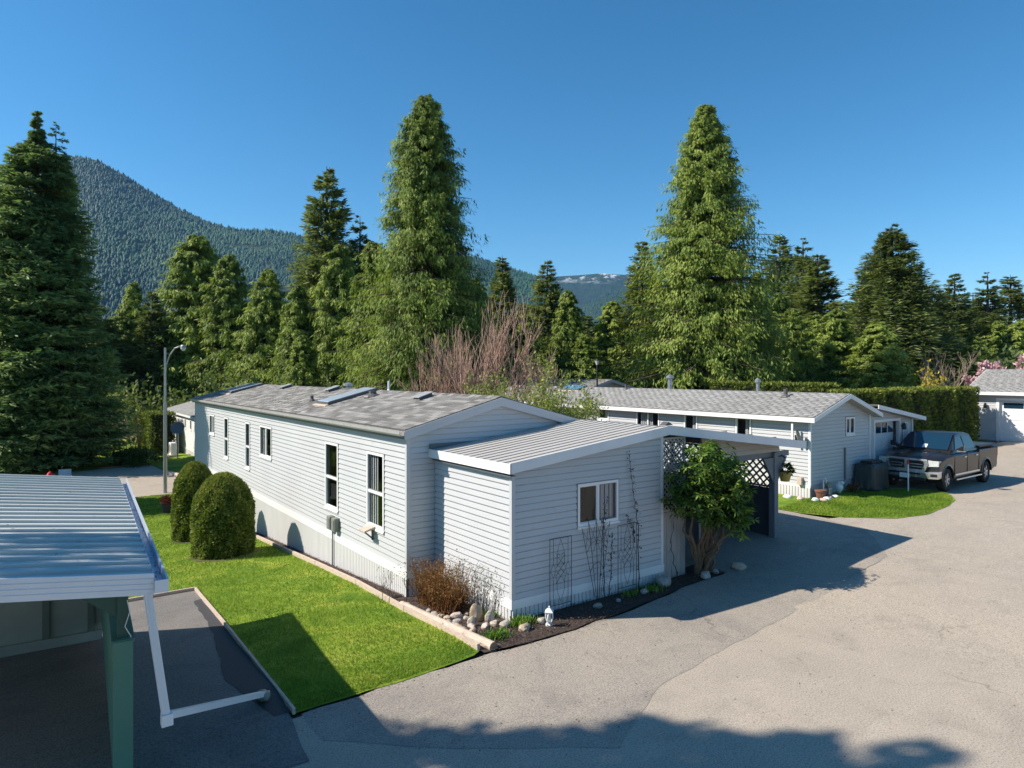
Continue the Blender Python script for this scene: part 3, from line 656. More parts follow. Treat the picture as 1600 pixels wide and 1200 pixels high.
def window(parent, plane, c, nrm, a0, a1, z0, z1, split='v', curtain=None, fw=.05, head=True, nm='window'):
    """frame standing in the wall; pane, rail and curtain are its sub-parts. plane 'X' or 'Y' at coordinate c, outward sign nrm"""
    def B(m, p0, p1, d0, d1, q0, q1):
        lo, hi = sorted((c+nrm*d0, c+nrm*d1))
        if plane == 'X': m.box(lo, hi, p0, p1, q0, q1)
        else: m.box(p0, p1, lo, hi, q0, q1)
    f = MB(); B(f, a0, a0+fw, -.03, .035, z0, z1); B(f, a1-fw, a1, -.03, .035, z0, z1); B(f, a0+fw, a1-fw, -.03, .035, z1-fw, z1); B(f, a0+fw, a1-fw, -.03, .035, z0, z0+fw*1.2)
    F_ = f.build(nm, M['frame'], parent)
    j = MB(); B(j, a0-.02, a0, -.01, .028, z0-.02, z1+.02); B(j, a1, a1+.02, -.01, .028, z0-.02, z1+.02); B(j, a0, a1, -.01, .028, z1, z1+.02)
    j.build('weather_strip', M['greyframe'], F_)
    sl_ = MB(); B(sl_, a0-.01, a1+.01, -.01, .055, z0-.035, z0-.001); sl_.build('sill', M['frame'], F_)
    r = MB(); i0, i1, k0, k1 = a0+fw, a1-fw, z0+fw*1.2, z1-fw
    if split == 'v': am = (i0+i1)/2; B(r, am-.022, am+.022, -.02, .025, k0, k1); panes = [(i0, am-.022, k0, k1), (am+.022, i1, k0, k1)]
    elif split == 'h': zm = k0+(k1-k0)*.47; B(r, i0, i1, -.02, .025, zm-.025, zm+.025); panes = [(i0, i1, k0, zm-.025), (i0, i1, zm+.025, k1)]
    else: panes = [(i0, i1, k0, k1)]
    if r.v: r.build('rail', M['frame'], F_)
    for n_, (p0, p1, q0, q1) in enumerate(panes):
        e = MB(); w_ = .016
        B(e, p0, p0+w_, -.015, .012, q0, q1); B(e, p1-w_, p1, -.015, .012, q0, q1); B(e, p0+w_, p1-w_, -.015, .012, q0, q0+w_); B(e, p0+w_, p1-w_, -.015, .012, q1-w_, q1)
        e.build('sash', M['greyframe'] if n_ else M['frame'], F_)
        p = MB(); B(p, p0+w_, p1-w_, -.004, .002, q0+w_, q1-w_); p.build('pane', M['glass'], F_)
    if curtain:
        for c0, c1 in curtain:
            q = MB(); A0, A1 = i0+(i1-i0)*c0, i0+(i1-i0)*c1; n = max(3, int((A1-A0)/.05))
            for s_ in range(n):
                x0, x1 = A0+(A1-A0)*s_/n, A0+(A1-A0)*(s_+.86)/n; B(q, x0, x1, -.045-.02*(s_%2), -.038-.02*(s_%2), k0, k1)
            q.build('curtain', M['curtain'], F_)
    return F_
def fascia_run(m, pts, d0, d1, h, plane='Y'):
    """rake boards: pts (a,z of top edge); spans d0..d1 in the other axis"""
    for (a0, z0), (a1, z1) in zip(pts[:-1], pts[1:]):
        if plane == 'Y': m.hexa([(a0,d0,z0-h),(a1,d0,z1-h),(a1,d1,z1-h),(a0,d1,z0-h),(a0,d0,z0),(a1,d0,z1),(a1,d1,z1),(a0,d1,z0)])
        else: m.hexa([(d0,a0,z0-h),(d0,a1,z1-h),(d1,a1,z1-h),(d1,a0,z0-h),(d0,a0,z0),(d0,a1,z1),(d1,a1,z1),(d1,a0,z0)])
def skirting(parent, plane, c, nrm, a0, a1, ztop, gfun, pitch=.075, mat=None):
    m = MB(); a = a0
    while a < a1-1e-6:
        b = min(a+pitch, a1); zb = min(gfun(a), gfun(b))-.06
        for q0, q1, d in ((a, a+(b-a)*.78, .022), (a+(b-a)*.78, b, .006)):
            lo, hi = sorted((c-nrm*.004, c+nrm*d))
            if plane == 'X': m.box(lo, hi, q0, q1, zb, ztop)
            else: m.box(q0, q1, lo, hi, zb, ztop)
        a = b
    o = m.build('skirting', mat or M['skirt'], parent); o['kind'] = 'stuff'; return o
def shingles(parent, x0, z0, x1, z1, Y0, Y1, mat, nsingle=0, tw=.305, ex=.142, seed=0):
    """slope from eave (x0,z0) to ridge (x1,z1), running along Y"""
    rnd = random.Random(seed); L = math.hypot(x1-x0, z1-z0); ux, uz = (x1-x0)/L, (z1-z0)/L; sgn = 1 if x1 > x0 else -1
    nx_, nz_ = -uz*sgn, ux*sgn
    tabs = []
    n = int(L/ex)+1
    for i in range(n):
        s = i*ex; e = min(s+ex*1.35, L)
        y = Y0 - tw*(.5*(i % 2) + rnd.uniform(0,.35))
        while y < Y1:
            a, b = max(y, Y0), min(y+tw, Y1); y += tw
            if b-a > .03: tabs.append((s, e, a, b))
    def geo(s, e, a, b, j):
        w_ = b-a-.004; l = e-s; lift = .006+.003*j
        def P(q, t, hh): return (x0+ux*(s+q)+nx_*hh, a+t, z0+uz*(s+q)+nz_*hh)
        return [P(0,0,.004),P(0,w_,.004),P(l,w_,.001),P(l,0,.001),P(0,0,.004+lift),P(0,w_,.004+lift),P(l,w_,.0035),P(l,0,.0035)]
    if nsingle:
        tabs.sort(key=lambda q: (x0+ux*q[0]-CAMX)**2+(q[2]-CAMY)**2)
        full = None
        for q in tabs[:nsingle]:
            v = geo(*q, rnd.random()); m = MB(); m.hexa(v)
            std = abs(q[3]-q[2]-tw) < 1e-4 and abs(q[1]-q[0]-ex*1.35) < 1e-4
            if std and full is not None:
                link(bpy.data.objects.new('shingle', full[0]), parent, Matrix.Translation(Vector(v[0])-full[1]+Vector((0,0,rnd.uniform(0,.002)))))
            else:
                o = m.build('shingle', mat, parent, origin=v[0])
                if std: full = (o.data, Vector((0,0,0)))
        tabs = tabs[nsingle:]
    m = MB()
    for q in tabs: m.hexa(geo(*q, rnd.random()))
    A = np.array(m.v); o = npmesh('shingles', A, np.array(m.f), mat, parent, tuple(A.min(0))); o['kind'] = 'stuff'
def skylight(parent, x0, x1, y0, y1, zf, slope, glass, nm='skylight'):
    """curb following the roof plane z = zf(x)"""
    def slab(m, a0, a1, b0, b1, h0, h1): m.hexa([(a0,b0,zf(a0)+h0),(a1,b0,zf(a1)+h0),(a1,b1,zf(a1)+h0),(a0,b1,zf(a0)+h0),(a0,b0,zf(a0)+h1),(a1,b0,zf(a1)+h1),(a1,b1,zf(a1)+h1),(a0,b1,zf(a0)+h1)])
    m = MB(); slab(m, x0, x1, y0, y0+.05, 0, .085); slab(m, x0, x1, y1-.05, y1, 0, .085); slab(m, x0, x0+.05, y0+.05, y1-.05, 0, .085); slab(m, x1-.05, x1, y0+.05, y1-.05, 0, .085)
    f = m.build(nm, M['dkmetal'], parent)
    m = MB(); slab(m, x0+.03, x1-.03, y0+.03, y1-.03, .086, .102); m.build('pane', glass, f, bevel=.006)
    m = MB(); slab(m, x0-.09, x0-.002, y0-.05, y1+.05, .006, .03); m.build('flashing', M['timber'], f); return f

# ================= the main mobile home =================
HX0, HX1, HY0, HY1 = -.585, 3.60, 2.51, 21.7
EZ, RZ, RX, OV = 2.94, 3.505, 1.49, .10
h1 = thing('mobile_home', 'long pale grey mobile home with shingled roof and a row of narrow windows', 'mobile home', (1.5, 12, -.8))
HOL = [(3.47,4.29,.85,2.38),(5.87,6.67,.85,2.38),(10.93,12.1,1.5,2.42),(13.23,13.76,.94,2.42),(16.03,16.58,.98,2.42),(18.13,18.93,1.66,2.40)]
m = MB(); wallbox(m, 'X', HX0+.012, .09, HY0, HY1, .30, 2.86, HOL)
wallbox(m, 'Y', HY0+.012, .09, HX0+.10, HX1, .30, 2.86, []); m.box(HX1-.09, HX1, HY0+.1, HY1, .30, 2.86); m.box(HX0+.1, HX1-.09, HY1-.09, HY1, -1.7, 2.86)
m.prism([(HX0+.02, 2.86), (HX1, 2.86), (RX, RZ-.06)], 'Y', HY0+.014, HY0+.09); m.prism([(HX0+.02, 2.86), (HX1, 2.86), (RX, RZ-.06)], 'Y', HY1-.09, HY1)
m.box(HX0+.1, HX1-.09, HY0+.1, HY1-.09, .26, .30); m.box(HX1-.09, HX1-.01, HY0+.1, HY1, -1.7, .30)
wall = m.build('wall', M['siding'], h1)
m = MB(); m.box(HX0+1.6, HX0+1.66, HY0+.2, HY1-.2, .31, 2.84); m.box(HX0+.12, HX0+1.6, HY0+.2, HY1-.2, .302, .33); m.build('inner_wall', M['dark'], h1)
LAP = .1085
siding(wall, (HX0+.012, HY0+.055), (0,1), (-1,0), HY1-HY0-.11, .33, 2.80, LAP, [(a-HY0-.055, b-HY0-.055, c, d) for a,b,c,d in HOL], M['siding'])
def clipg(z):
    if z < 2.80: return (0.055, HX1-HX0-.0)
    t = (z-2.80)/(RZ-2.80); 
    if t > .95: return None
    return ((RX-HX0)*t, (HX1-HX0)-(HX1-RX)*t)
siding(wall, (HX0, HY0+.012), (1,0), (0,-1), HX1-HX0, .33, RZ-.1, LAP, [(.585, 5, 0, 2.50)], M['siding'], clip=clipg)
m = MB(); m.box(HX0-.020, HX0+.05, HY0-.020, HY0+.055, .31, 2.86); m.build('corner_trim', M['siding'], h1)
m = MB(); m.box(HX0-.010, HX0+.05, HY1-.055, HY1+.01, .31, 2.86); m.build('corner_trim', M['siding'], h1)
m = MB(); m.box(HX0-.024, HX0+.01, HY0-.024, HY1, .17, .33); m.box(HX0+.01, -.002, HY0-.014, HY0+.012, .17, .33); m.build('band_trim', M['white'], h1)
skirting(h1, 'X', HX0, -1, HY0, HY1, .18, lambda y: g(-.6, y), .082)
skirting(h1, 'Y', HY0, -1, HX0+.03, -.004, .18, lambda x: g(-.3, 2.5), .082)
for i, (a, b, c, d) in enumerate(HOL):
    window(h1, 'X', HX0+.012, -1, a, b, c, d, 'v' if i in (2, 5) else 'h', curtain=[(.5,1)] if i == 0 else ([(.62,1)] if i == 2 else None))
# roof
ez = lambda x: EZ + (RZ-EZ)*((x-(HX0-OV))/(RX-(HX0-OV))) if x <= RX else EZ + (RZ-EZ)*((HX1+OV-x)/(HX1+OV-RX))
m = MB(); x0, x1 = HX0-OV, HX1+OV; Ya, Yb = HY0-OV, HY1+OV
m.hexa([(x0,Ya,EZ-.05),(RX,Ya,RZ-.05),(RX,Yb,RZ-.05),(x0,Yb,EZ-.05),(x0,Ya,EZ),(RX,Ya,RZ),(RX,Yb,RZ),(x0,Yb,EZ)])
m.hexa([(RX,Ya,RZ-.05),(x1,Ya,EZ-.05),(x1,Yb,EZ-.05),(RX,Yb,RZ-.05),(RX,Ya,RZ),(x1,Ya,EZ),(x1,Yb,EZ),(RX,Yb,RZ)])
roof = m.build('roof', M['dkmetal'], h1)
shingles(roof, x0+.01, EZ+.002, RX, RZ+.002, Ya+.01, Yb-.01, M['shingle'], 300, seed=1)
shingles(roof, x1-.01, EZ+.002, RX, RZ+.002, Ya+.01, Yb-.01, M['shingle'], 0, seed=2)
m = MB(); y = Ya+.02
while y < Yb-.3:
    m.hexa([(RX-.13,y,RZ-.032),(RX,y,RZ+.010),(RX,y+.29,RZ+.006),(RX-.13,y+.29,RZ-.036),(RX-.13,y,RZ-.018),(RX,y,RZ+.024),(RX,y+.29,RZ+.016),(RX-.13,y+.29,RZ-.026)])
    m.hexa([(RX,y,RZ+.010),(RX+.13,y,RZ-.032),(RX+.13,y+.29,RZ-.036),(RX,y+.29,RZ+.006),(RX,y,RZ+.024),(RX+.13,y,RZ-.018),(RX+.13,y+.29,RZ-.026),(RX,y+.29,RZ+.016)]); y += .22
o = m.build('ridge_cap', M['shingle'], roof); o['kind'] = 'stuff'
m = MB(); fascia_run(m, [(x0-.005,EZ-.012),(RX,RZ-.012),(x1+.005,EZ-.012)], Ya-.022, Ya-.001, .17); m.build('fascia', M['siding'], h1)
m = MB(); m.hexa([(x0,Ya,EZ-.18),(RX,Ya,RZ-.19),(RX,HY0,RZ-.19),(x0,HY0,EZ-.18),(x0,Ya,EZ-.165),(RX,Ya,RZ-.175),(RX,HY0,RZ-.175),(x0,HY0,EZ-.165)])
m.hexa([(RX,Ya,RZ-.19),(x1,Ya,EZ-.18),(x1,HY0,EZ-.18),(RX,HY0,RZ-.19),(RX,Ya,RZ-.175),(x1,Ya,EZ-.165),(x1,HY0,EZ-.165),(RX,HY0,RZ-.175)]); m.build('soffit', M['siding_dk'], h1)
m = MB(); m.box(x0-.004, x0+.02, Ya, Yb, EZ-.17, EZ-.055); m.build('eave_board', M['soffit'], h1)
m = MB(); m.prism([(x0-.11,EZ-.015),(x0-.11,EZ-.075),(x0-.085,EZ-.11),(x0-.010,EZ-.11),(x0-.010,EZ-.02),(x0-.016,EZ-.02),(x0-.016,EZ-.100),(x0-.082,EZ-.100),(x0-.10,EZ-.07),(x0-.10,EZ-.02)], 'Y', Ya-.01, Yb-.05)
gt = m.build('gutter', M['gutter'], h1)
rn = random.Random(3); V_ = []; F_ = []
for i in range(900):
    y = rn.uniform(Ya+.3, Yb-3); 
    if rn.random() > .35+.65*math.sin(y*.9)**2: continue
    x = x0-rn.uniform(.02,.095); z = EZ-.060+rn.uniform(-.03,.04); a = rn.uniform(0,6.28); l = rn.uniform(.008,.03)
    b = len(V_); V_ += [(x,y,z),(x+.006*math.cos(a),y+l*math.sin(a),z+.004),(x+.01,y+l*.8,z+.01),(x-.006,y+.01,z+.006)]; F_.append((b,b+1,b+2,b+3))
o = npmesh('leaf_litter', V_, F_, M['chips'], gt, V_[0], np.random.default_rng(1).uniform(0,1,len(F_))); o['kind'] = 'stuff'
skylight(h1, .18, 1.42, 18.95, 20.35, ez, 0, M['skyglass']); skylight(h1, .06, 1.44, 8.25, 9.10, ez, 0, M['skyglass'])
def roof_vent(parent, x, y, zf, w_=.34, l=.34, h=.10):
    m = MB(); m.hexa([(x-l/2,y-w_/2,zf(x-l/2)),(x+l/2,y-w_/2,zf(x+l/2)),(x+l/2,y+w_/2,zf(x+l/2)),(x-l/2,y+w_/2,zf(x-l/2)),(x-l/2+.03,y-w_/2+.03,zf(x-l/2)+h*.75),(x+l/2,y-w_/2+.03,zf(x+l/2)+h),(x+l/2,y+w_/2-.03,zf(x+l/2)+h),(x-l/2+.03,y+w_/2-.03,zf(x-l/2)+h*.75)])
    v_ = m.build('roof_vent', M['dkmetal'], parent); m = MB(); m.hexa([(x-l/2-.02,y-w_/2-.02,zf(x-l/2-.02)+h*.76),(x+l/2+.01,y-w_/2-.02,zf(x+l/2)+h*1.01),(x+l/2+.01,y+w_/2+.02,zf(x+l/2)+h*1.01),(x-l/2-.02,y+w_/2+.02,zf(x-l/2-.02)+h*.76),(x-l/2-.02,y-w_/2-.02,zf(x-l/2-.02)+h*.92),(x+l/2+.01,y-w_/2-.02,zf(x+l/2)+h*1.2),(x+l/2+.01,y+w_/2+.02,zf(x+l/2)+h*1.2),(x-l/2-.02,y+w_/2+.02,zf(x-l/2-.02)+h*.92)])
    m.build('vent_cap', M['gutter'], v_)
for x, y in ((1.22,15.5),(1.24,11.05),(1.08,5.0)): roof_vent(h1, x, y, ez)
def vent_pipe(parent, x, y, z, h, r=.04, mat='dkmetal', cap=False):
    m = MB(); m.lathe([(r*2.6,-.02),(r*2.2,.03),(r*1.1,.07),(r,.08),(r,h)], (x,y,z), 10); p_ = m.build('vent_pipe', M[mat], parent, smooth=False)
    if cap: m = MB(); m.lathe([(r*1.5,h-.12),(r*1.7,h-.10),(r*1.7,h-.02),(r*.4,h+.06)], (x,y,z), 12); m.build('vent_cap', M[mat], p_)
vent_pipe(h1, .25, 10.0, ez(.25), .16, .05); vent_pipe(h1, 1.0, 7.56, ez(1.0), .14, .10); vent_pipe(h1, 1.62, 7.9, ez(1.62), .30, .03, 'plasticw'); 
m = MB(); m.lathe([(.10,0),(.10,.12),(.16,.14),(.16,.20),(.05,.24)], (1.7,10.9,ez(1.7)), 12); m.build('vent_pipe', M['steel'], h1)
# things on the long wall
mt = thing('meter_box', 'pair of grey green utility boxes low on the long wall between two tall windows', 'meter box', (-.62, 6.0, .45))
for q in (5.78, 6.06):
    m = MB(); m.box(-.72, -.585, q, q+.2, .42, .72); b_ = m.build('box', M['meter'], mt, bevel=.01); m = MB(); m.box(-.732,-.718,q+.03,q+.17,.46,.68); m.build('lid', M['greyframe'], b_)
m = MB(); m.tube([(-.64,6.1,.42),(-.64,6.1,-.4)], .018); m.build('conduit', M['greyframe'], mt)
bk = thing('hose_bracket', 'small beige bracket shelf under the nearest tall window', 'bracket', (-.62, 4.0, .82))
m = MB(); m.hexa([(-.84,3.85,.80),(-.6,3.85,.86),(-.6,4.12,.86),(-.84,4.12,.80),(-.84,3.85,.83),(-.6,3.85,.90),(-.6,4.12,.90),(-.84,4.12,.83)]); m.build('shelf', M['timber'], bk)
m = MB(); m.bar((-.80,3.98,.80),(-.6,3.98,.62), .03); m.bar((-.615,3.98,.60),(-.615,3.98,.86), .03); m.build('arm', M['greyframe'], bk)

# ================= lean-to addition and carport under one low roof =================
lt = thing('carport_addition', 'pale grey sided addition and carport under a low white ribbed metal roof', 'carport', (4, 1, 0))
FZ = lambda x: 2.556 + (2.975-2.556)*(x+.12)/3.72 if x <= 3.6 else 2.975 - (2.975-2.40)*(x-3.6)/4.68
WN = [(1.39, 2.36, 1.33, 2.07)]
m = MB(); wallbox(m, 'Y', .012, .08, .05, 3.55, .30, 2.30, WN); m.prism([(.05,2.30),(3.55,2.30),(3.55,FZ(3.55)-.1),(.05,FZ(.05)-.1)], 'Y', .014, .09)
m.box(.012, .05, .012, 2.49, .30, 2.42); m.box(3.46, 3.55, .09, 2.4, .1, 2.8); m.box(.05,3.46,.1,2.4,.26,.30)
lw = m.build('wall', M['siding'], lt)
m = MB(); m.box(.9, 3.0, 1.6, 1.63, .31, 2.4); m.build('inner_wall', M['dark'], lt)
siding(lw, (.05, .012), (1,0), (0,-1), 3.45, .345, 2.9, LAP, [(a-.05, b-.05, c, d) for a,b,c,d in WN], M['siding_dk'], clip=lambda z: (0, 3.45) if z < FZ(.05)-.13 else ((max(0,(z+.13-2.556)/.1126-.17), 3.45) if z < FZ(3.55)-.13 else None))
siding(lw, (.012, .05), (0,1), (-1,0), 2.44, .345, 2.44, LAP, [], M['siding'])
window(lt, 'Y', .012, -1, 1.39, 2.36, 1.33, 2.07, 'v', curtain=[(.50,1.0)], fw=.045)
m = MB(); m.box(-.020, .05, -.020, .05, .31, 2.44); m.build('corner_trim', M['siding'], lt)
m = MB(); m.box(3.50, 3.565, -.014, .06, .31, 2.80); m.build('corner_trim', M['whiteg'], lt)
m = MB(); m.box(-.028, 3.57, -.028, .012, .20, .345); m.box(-.028, .012, .012, 2.49, .20, .345); m.build('band_trim', M['white'], lt)
skirting(lt, 'Y', 0, -1, 0, 3.56, .205, lambda x: 0, .088); skirting(lt, 'X', 0, -1, .01, 2.49, .205, lambda y: g(-.3, y), .088)
m = MB(); m.box(-.10, .0, -.10, 2.45, 2.345, 2.36); m.build('soffit', M['soffit'], lt)
def pan(parent, x0, x1, y0, wd, zf, mat, name='roof_pan'):
    m = MB(); prof = [(0,0),(0,.017),(.016,.017),(.028,.004),(wd*.5,.002),(wd-.010,.003),(wd-.010,-.012)]
    V = []; xs = [x0, x1]
    for x in xs: V += [(x, y0+a, zf(x)+b-.018) for a, b in prof]
    n = len(prof); m.add(V, [(i,(i+1)%n,n+(i+1)%n,n+i) for i in range(n)] + [tuple(range(n))[::-1], tuple(range(n,2*n))])
    return m.build(name, mat, parent, flat_fix=True)
rf = sub('roof', lt, (4, 0, 2.6))
y = -.12
while y < 2.42: pan(rf, -.12, 3.6, y, .205, FZ, M['pan']); pan(rf, 3.6, 8.28, y, .205, FZ, M['pan']); y += .205
while y < 7.4: pan(rf, 3.72, 8.28, y, .205, FZ, M['pan']); y += .205
m = MB(); fascia_run(m, [(-.14,FZ(-.12)+.012),(3.6,2.988),(8.30,FZ(8.28)+.012)], -.148, -.122, .172); m.build('fascia', M['whiteg'], lt)
m = MB(); m.box(-.142, -.122, -.148, 2.50, FZ(-.12)-.16, FZ(-.12)-.002); m.build('fascia', M['white'], lt)
m = MB(); m.box(8.282, 8.302, -.148, 7.5, FZ(8.28)-.16, FZ(8.28)+.002); m.build('fascia', M['whiteg'], lt)
m = MB(); m.box(-.125, HX1, 2.455, 2.495, 2.52, 2.64); m.box(-.125,HX1,2.44,2.455,2.60,2.655); m.build('wall_flashing', M['soffit'], lt)
m = MB(); m.add([(3.48,-.12,2.995),(3.72,-.12,2.995),(3.6,-.12,3.06),(3.48,.02,2.995),(3.72,.02,2.995),(3.6,.02,3.06)], [(0,1,2),(5,4,3),(0,3,4,1),(1,4,5,2),(2,5,3,0)]); m.build('ridge_end_cap', M['dkmetal'], lt)
# posts, beam, brackets, gable infill
m = MB(); m.box(7.90, 8.05, .42, .57, .05, 2.12); m.build('post', M['postgrey'], lt)
m = MB(); m.box(5.16, 5.30, .42, .57, .0, 2.12); m.build('post', M['postgrey'], lt)
m = MB(); m.box(7.90, 8.05, 6.6, 6.75, .05, 2.12); m.build('post', M['postgrey'], lt)
m = MB(); m.box(4.3, 8.62, .50, .56, 2.00, 2.13); m.build('beam', M['postgrey'], lt)
m = MB(); m.box(8.0, 8.1, .57, 7.3, 2.13, 2.27); m.build('beam', M['postgrey'], lt)
for xa, s_ in ((7.90,-1),(8.05,1),(5.30,1),(5.16,-1)):
    m = MB(); m.prism([(xa, 2.0), (xa+.40*s_, 2.0), (xa, 1.42)], 'Y', .44, .50); m.build('post_bracket', M['postgrey'], lt)
iw = MB(); iw.prism([(5.30,2.14),(8.15,2.14),(8.15,FZ(8.15)-.05),(5.30,FZ(5.30)-.05)], 'Y', .47, .50)
ip = iw.build('gable_panel', M['infill'], lt)
siding(ip, (5.30,.47), (1,0), (0,-1), 2.85, 2.14, 2.76, .115, [], M['infill'], clip=lambda z: (0, 2.85) if z < FZ(8.15)-.06 else ((0, max(.1,(2.74-z)/.1229+.2)) if z < 2.70 else None))
# cream lattice and boards next to the wall corner
def lattice(parent, plane, c, a0, a1, z0, z1, mat, p=.115, w_=.035, frame=True, clipz=None):
    m = MB(); 
    def seg(pa, pb, d):
        if plane == 'Y': m.bar((pa[0], c+d, pa[1]), (pb[0], c+d, pb[1]), w_, .010, up=(0,1,0))
        else: m.bar((c+d, pa[0], pa[1]), (c+d, pb[0], pb[1]), w_, .010, up=(1,0,0))
    H = z1-z0; Wd = a1-a0
    def clipseg(x, s):      # line a = x + s*(z-z0)
        zs = sorted([(a0-x)/s, (a1-x)/s]); q0, q1 = max(0, zs[0]), min(H, zs[1])
        return ((x+s*q0, z0+q0), (x+s*q1, z0+q1)) if q1-q0 > .03 else None
    x = a0-H
    while x < a1+H:
        for s, d in ((1, .006), (-1, -.006)):
            r = clipseg(x, s)
            if r: seg(r[0], r[1], d)
        x += p*1.414
    o = m.build('lattice', mat, parent); o['kind'] = 'stuff'
    if frame:
        m = MB()
        for q0, q1, r0, r1 in ((a0,a0+.04,z0,z1),(a1-.04,a1,z0,z1),(a0+.04,a1-.04,z0,z0+.04),(a0+.04,a1-.04,z1-.04,z1)):
            if plane == 'Y': m.box(q0,q1,c-.02,c+.02,r0,r1)
            else: m.box(c-.02,c+.02,q0,q1,r0,r1)
        m.build('lattice_frame', mat, parent)
lattice(lt, 'Y', .05, 3.57, 4.26, 1.31, 2.74, M['latticel'], .075, .022)
x = 3.575
while x < 4.2: m = MB(); m.box(x, x+.128, .03, .05, .0, 1.30); m.build('board', M['boardb'], lt); x += .137
for a0_, a1_ in ((.60, 3.6), (3.62, 6.6)): lattice(lt, 'X', 8.03, a0_, a1_, 1.27, 2.12, M['lattice'], .135, .042)
y = .60
while y < 6.5: m = MB(); m.box(8.0, 8.03, y, y+.595, .0, 1.262); m.build('panel', M['slate'], lt); y += .60
m = MB(); m.box(3.7, 8.0, 7.2, 7.28, .0, 2.7); m.build('back_wall', M['slate'], lt)
m = MB(); m.box(8.66, 9.1, 7.1, 7.2, .1, .2)
# house number on the gable panel
def text(name, s, size, mat, parent, Mx, depth=.004):
    cu = bpy.data.curves.new(name, 'FONT'); cu.body = s; cu.size = size; cu.extrude = depth; cu.align_x = 'CENTER'; cu.align_y = 'CENTER'
    t_ = bpy.data.objects.new(name, cu); COL.objects.link(t_); bpy.context.view_layer.update()
    me = bpy.data.meshes.new_from_object(t_); bpy.data.objects.remove(t_); me.materials.clear(); me.materials.append(mat)
    o = bpy.data.objects.new(name, me); return link(o, parent, Mx)
RXm = Matrix.Rotation(math.radians(90), 4, 'X')
text('house_number', '37', .24, M['black'], lt, Matrix.Translation((5.36, .36, 2.16)) @ RXm, .006)
hb = thing('hanging_planter', 'ochre hanging pot with dark trailing greenery beside the carport post', 'planter', (8.30, .40, 1.4))
m = MB(); m.lathe([(.10,0),(.13,.12),(.155,.2),(.155,.22),(.13,.22)], (8.30,.40,1.42), 14); m.build('pot', M['potyellow'], hb)
m = MB(); [m.tube([(8.30+.14*math.cos(a),.40+.14*math.sin(a),1.63),(8.30,.40,1.98)], .004, 3) for a in (0,2.1,4.2)]; m.bar((8.30,.40,1.97),(8.30,.50,2.03),.02); m.build('hanger', M['black'], hb)
def leafball(c, r, n, size, seed, squash=1.0, shell=.55):
    rng = np.random.default_rng(seed); d = rng.normal(0,1,(n,3)); d /= np.linalg.norm(d,axis=1,keepdims=True)
    rad = rng.uniform(shell,1,n)[:,None]; C0 = np.array(c) + d*rad*np.array([r,r,r*squash])
    A = d*.7+rng.normal(0,.5,(n,3)); A /= np.linalg.norm(A,axis=1,keepdims=True); B = np.cross(A, rng.normal(0,1,(n,3))); B /= np.linalg.norm(B,axis=1,keepdims=True)
    s = size*rng.uniform(.6,1.3,n)[:,None]
    P = np.stack([C0, C0+A*s*.5+B*s*.25, C0+A*s, C0+A*s*.5-B*s*.25],1).reshape(-1,3); F = np.arange(n*4).reshape(n,4)
    return P, F, np.clip(rng.uniform(.1,.9,n)*.7+.3*rad[:,0],0,1)
P, F, t = leafball((8.30,.40,1.70), .2, 260, .09, 1, .6); o = npmesh('greenery', P, F, M['drape'], hb, (8.30,.40,1.6), t)

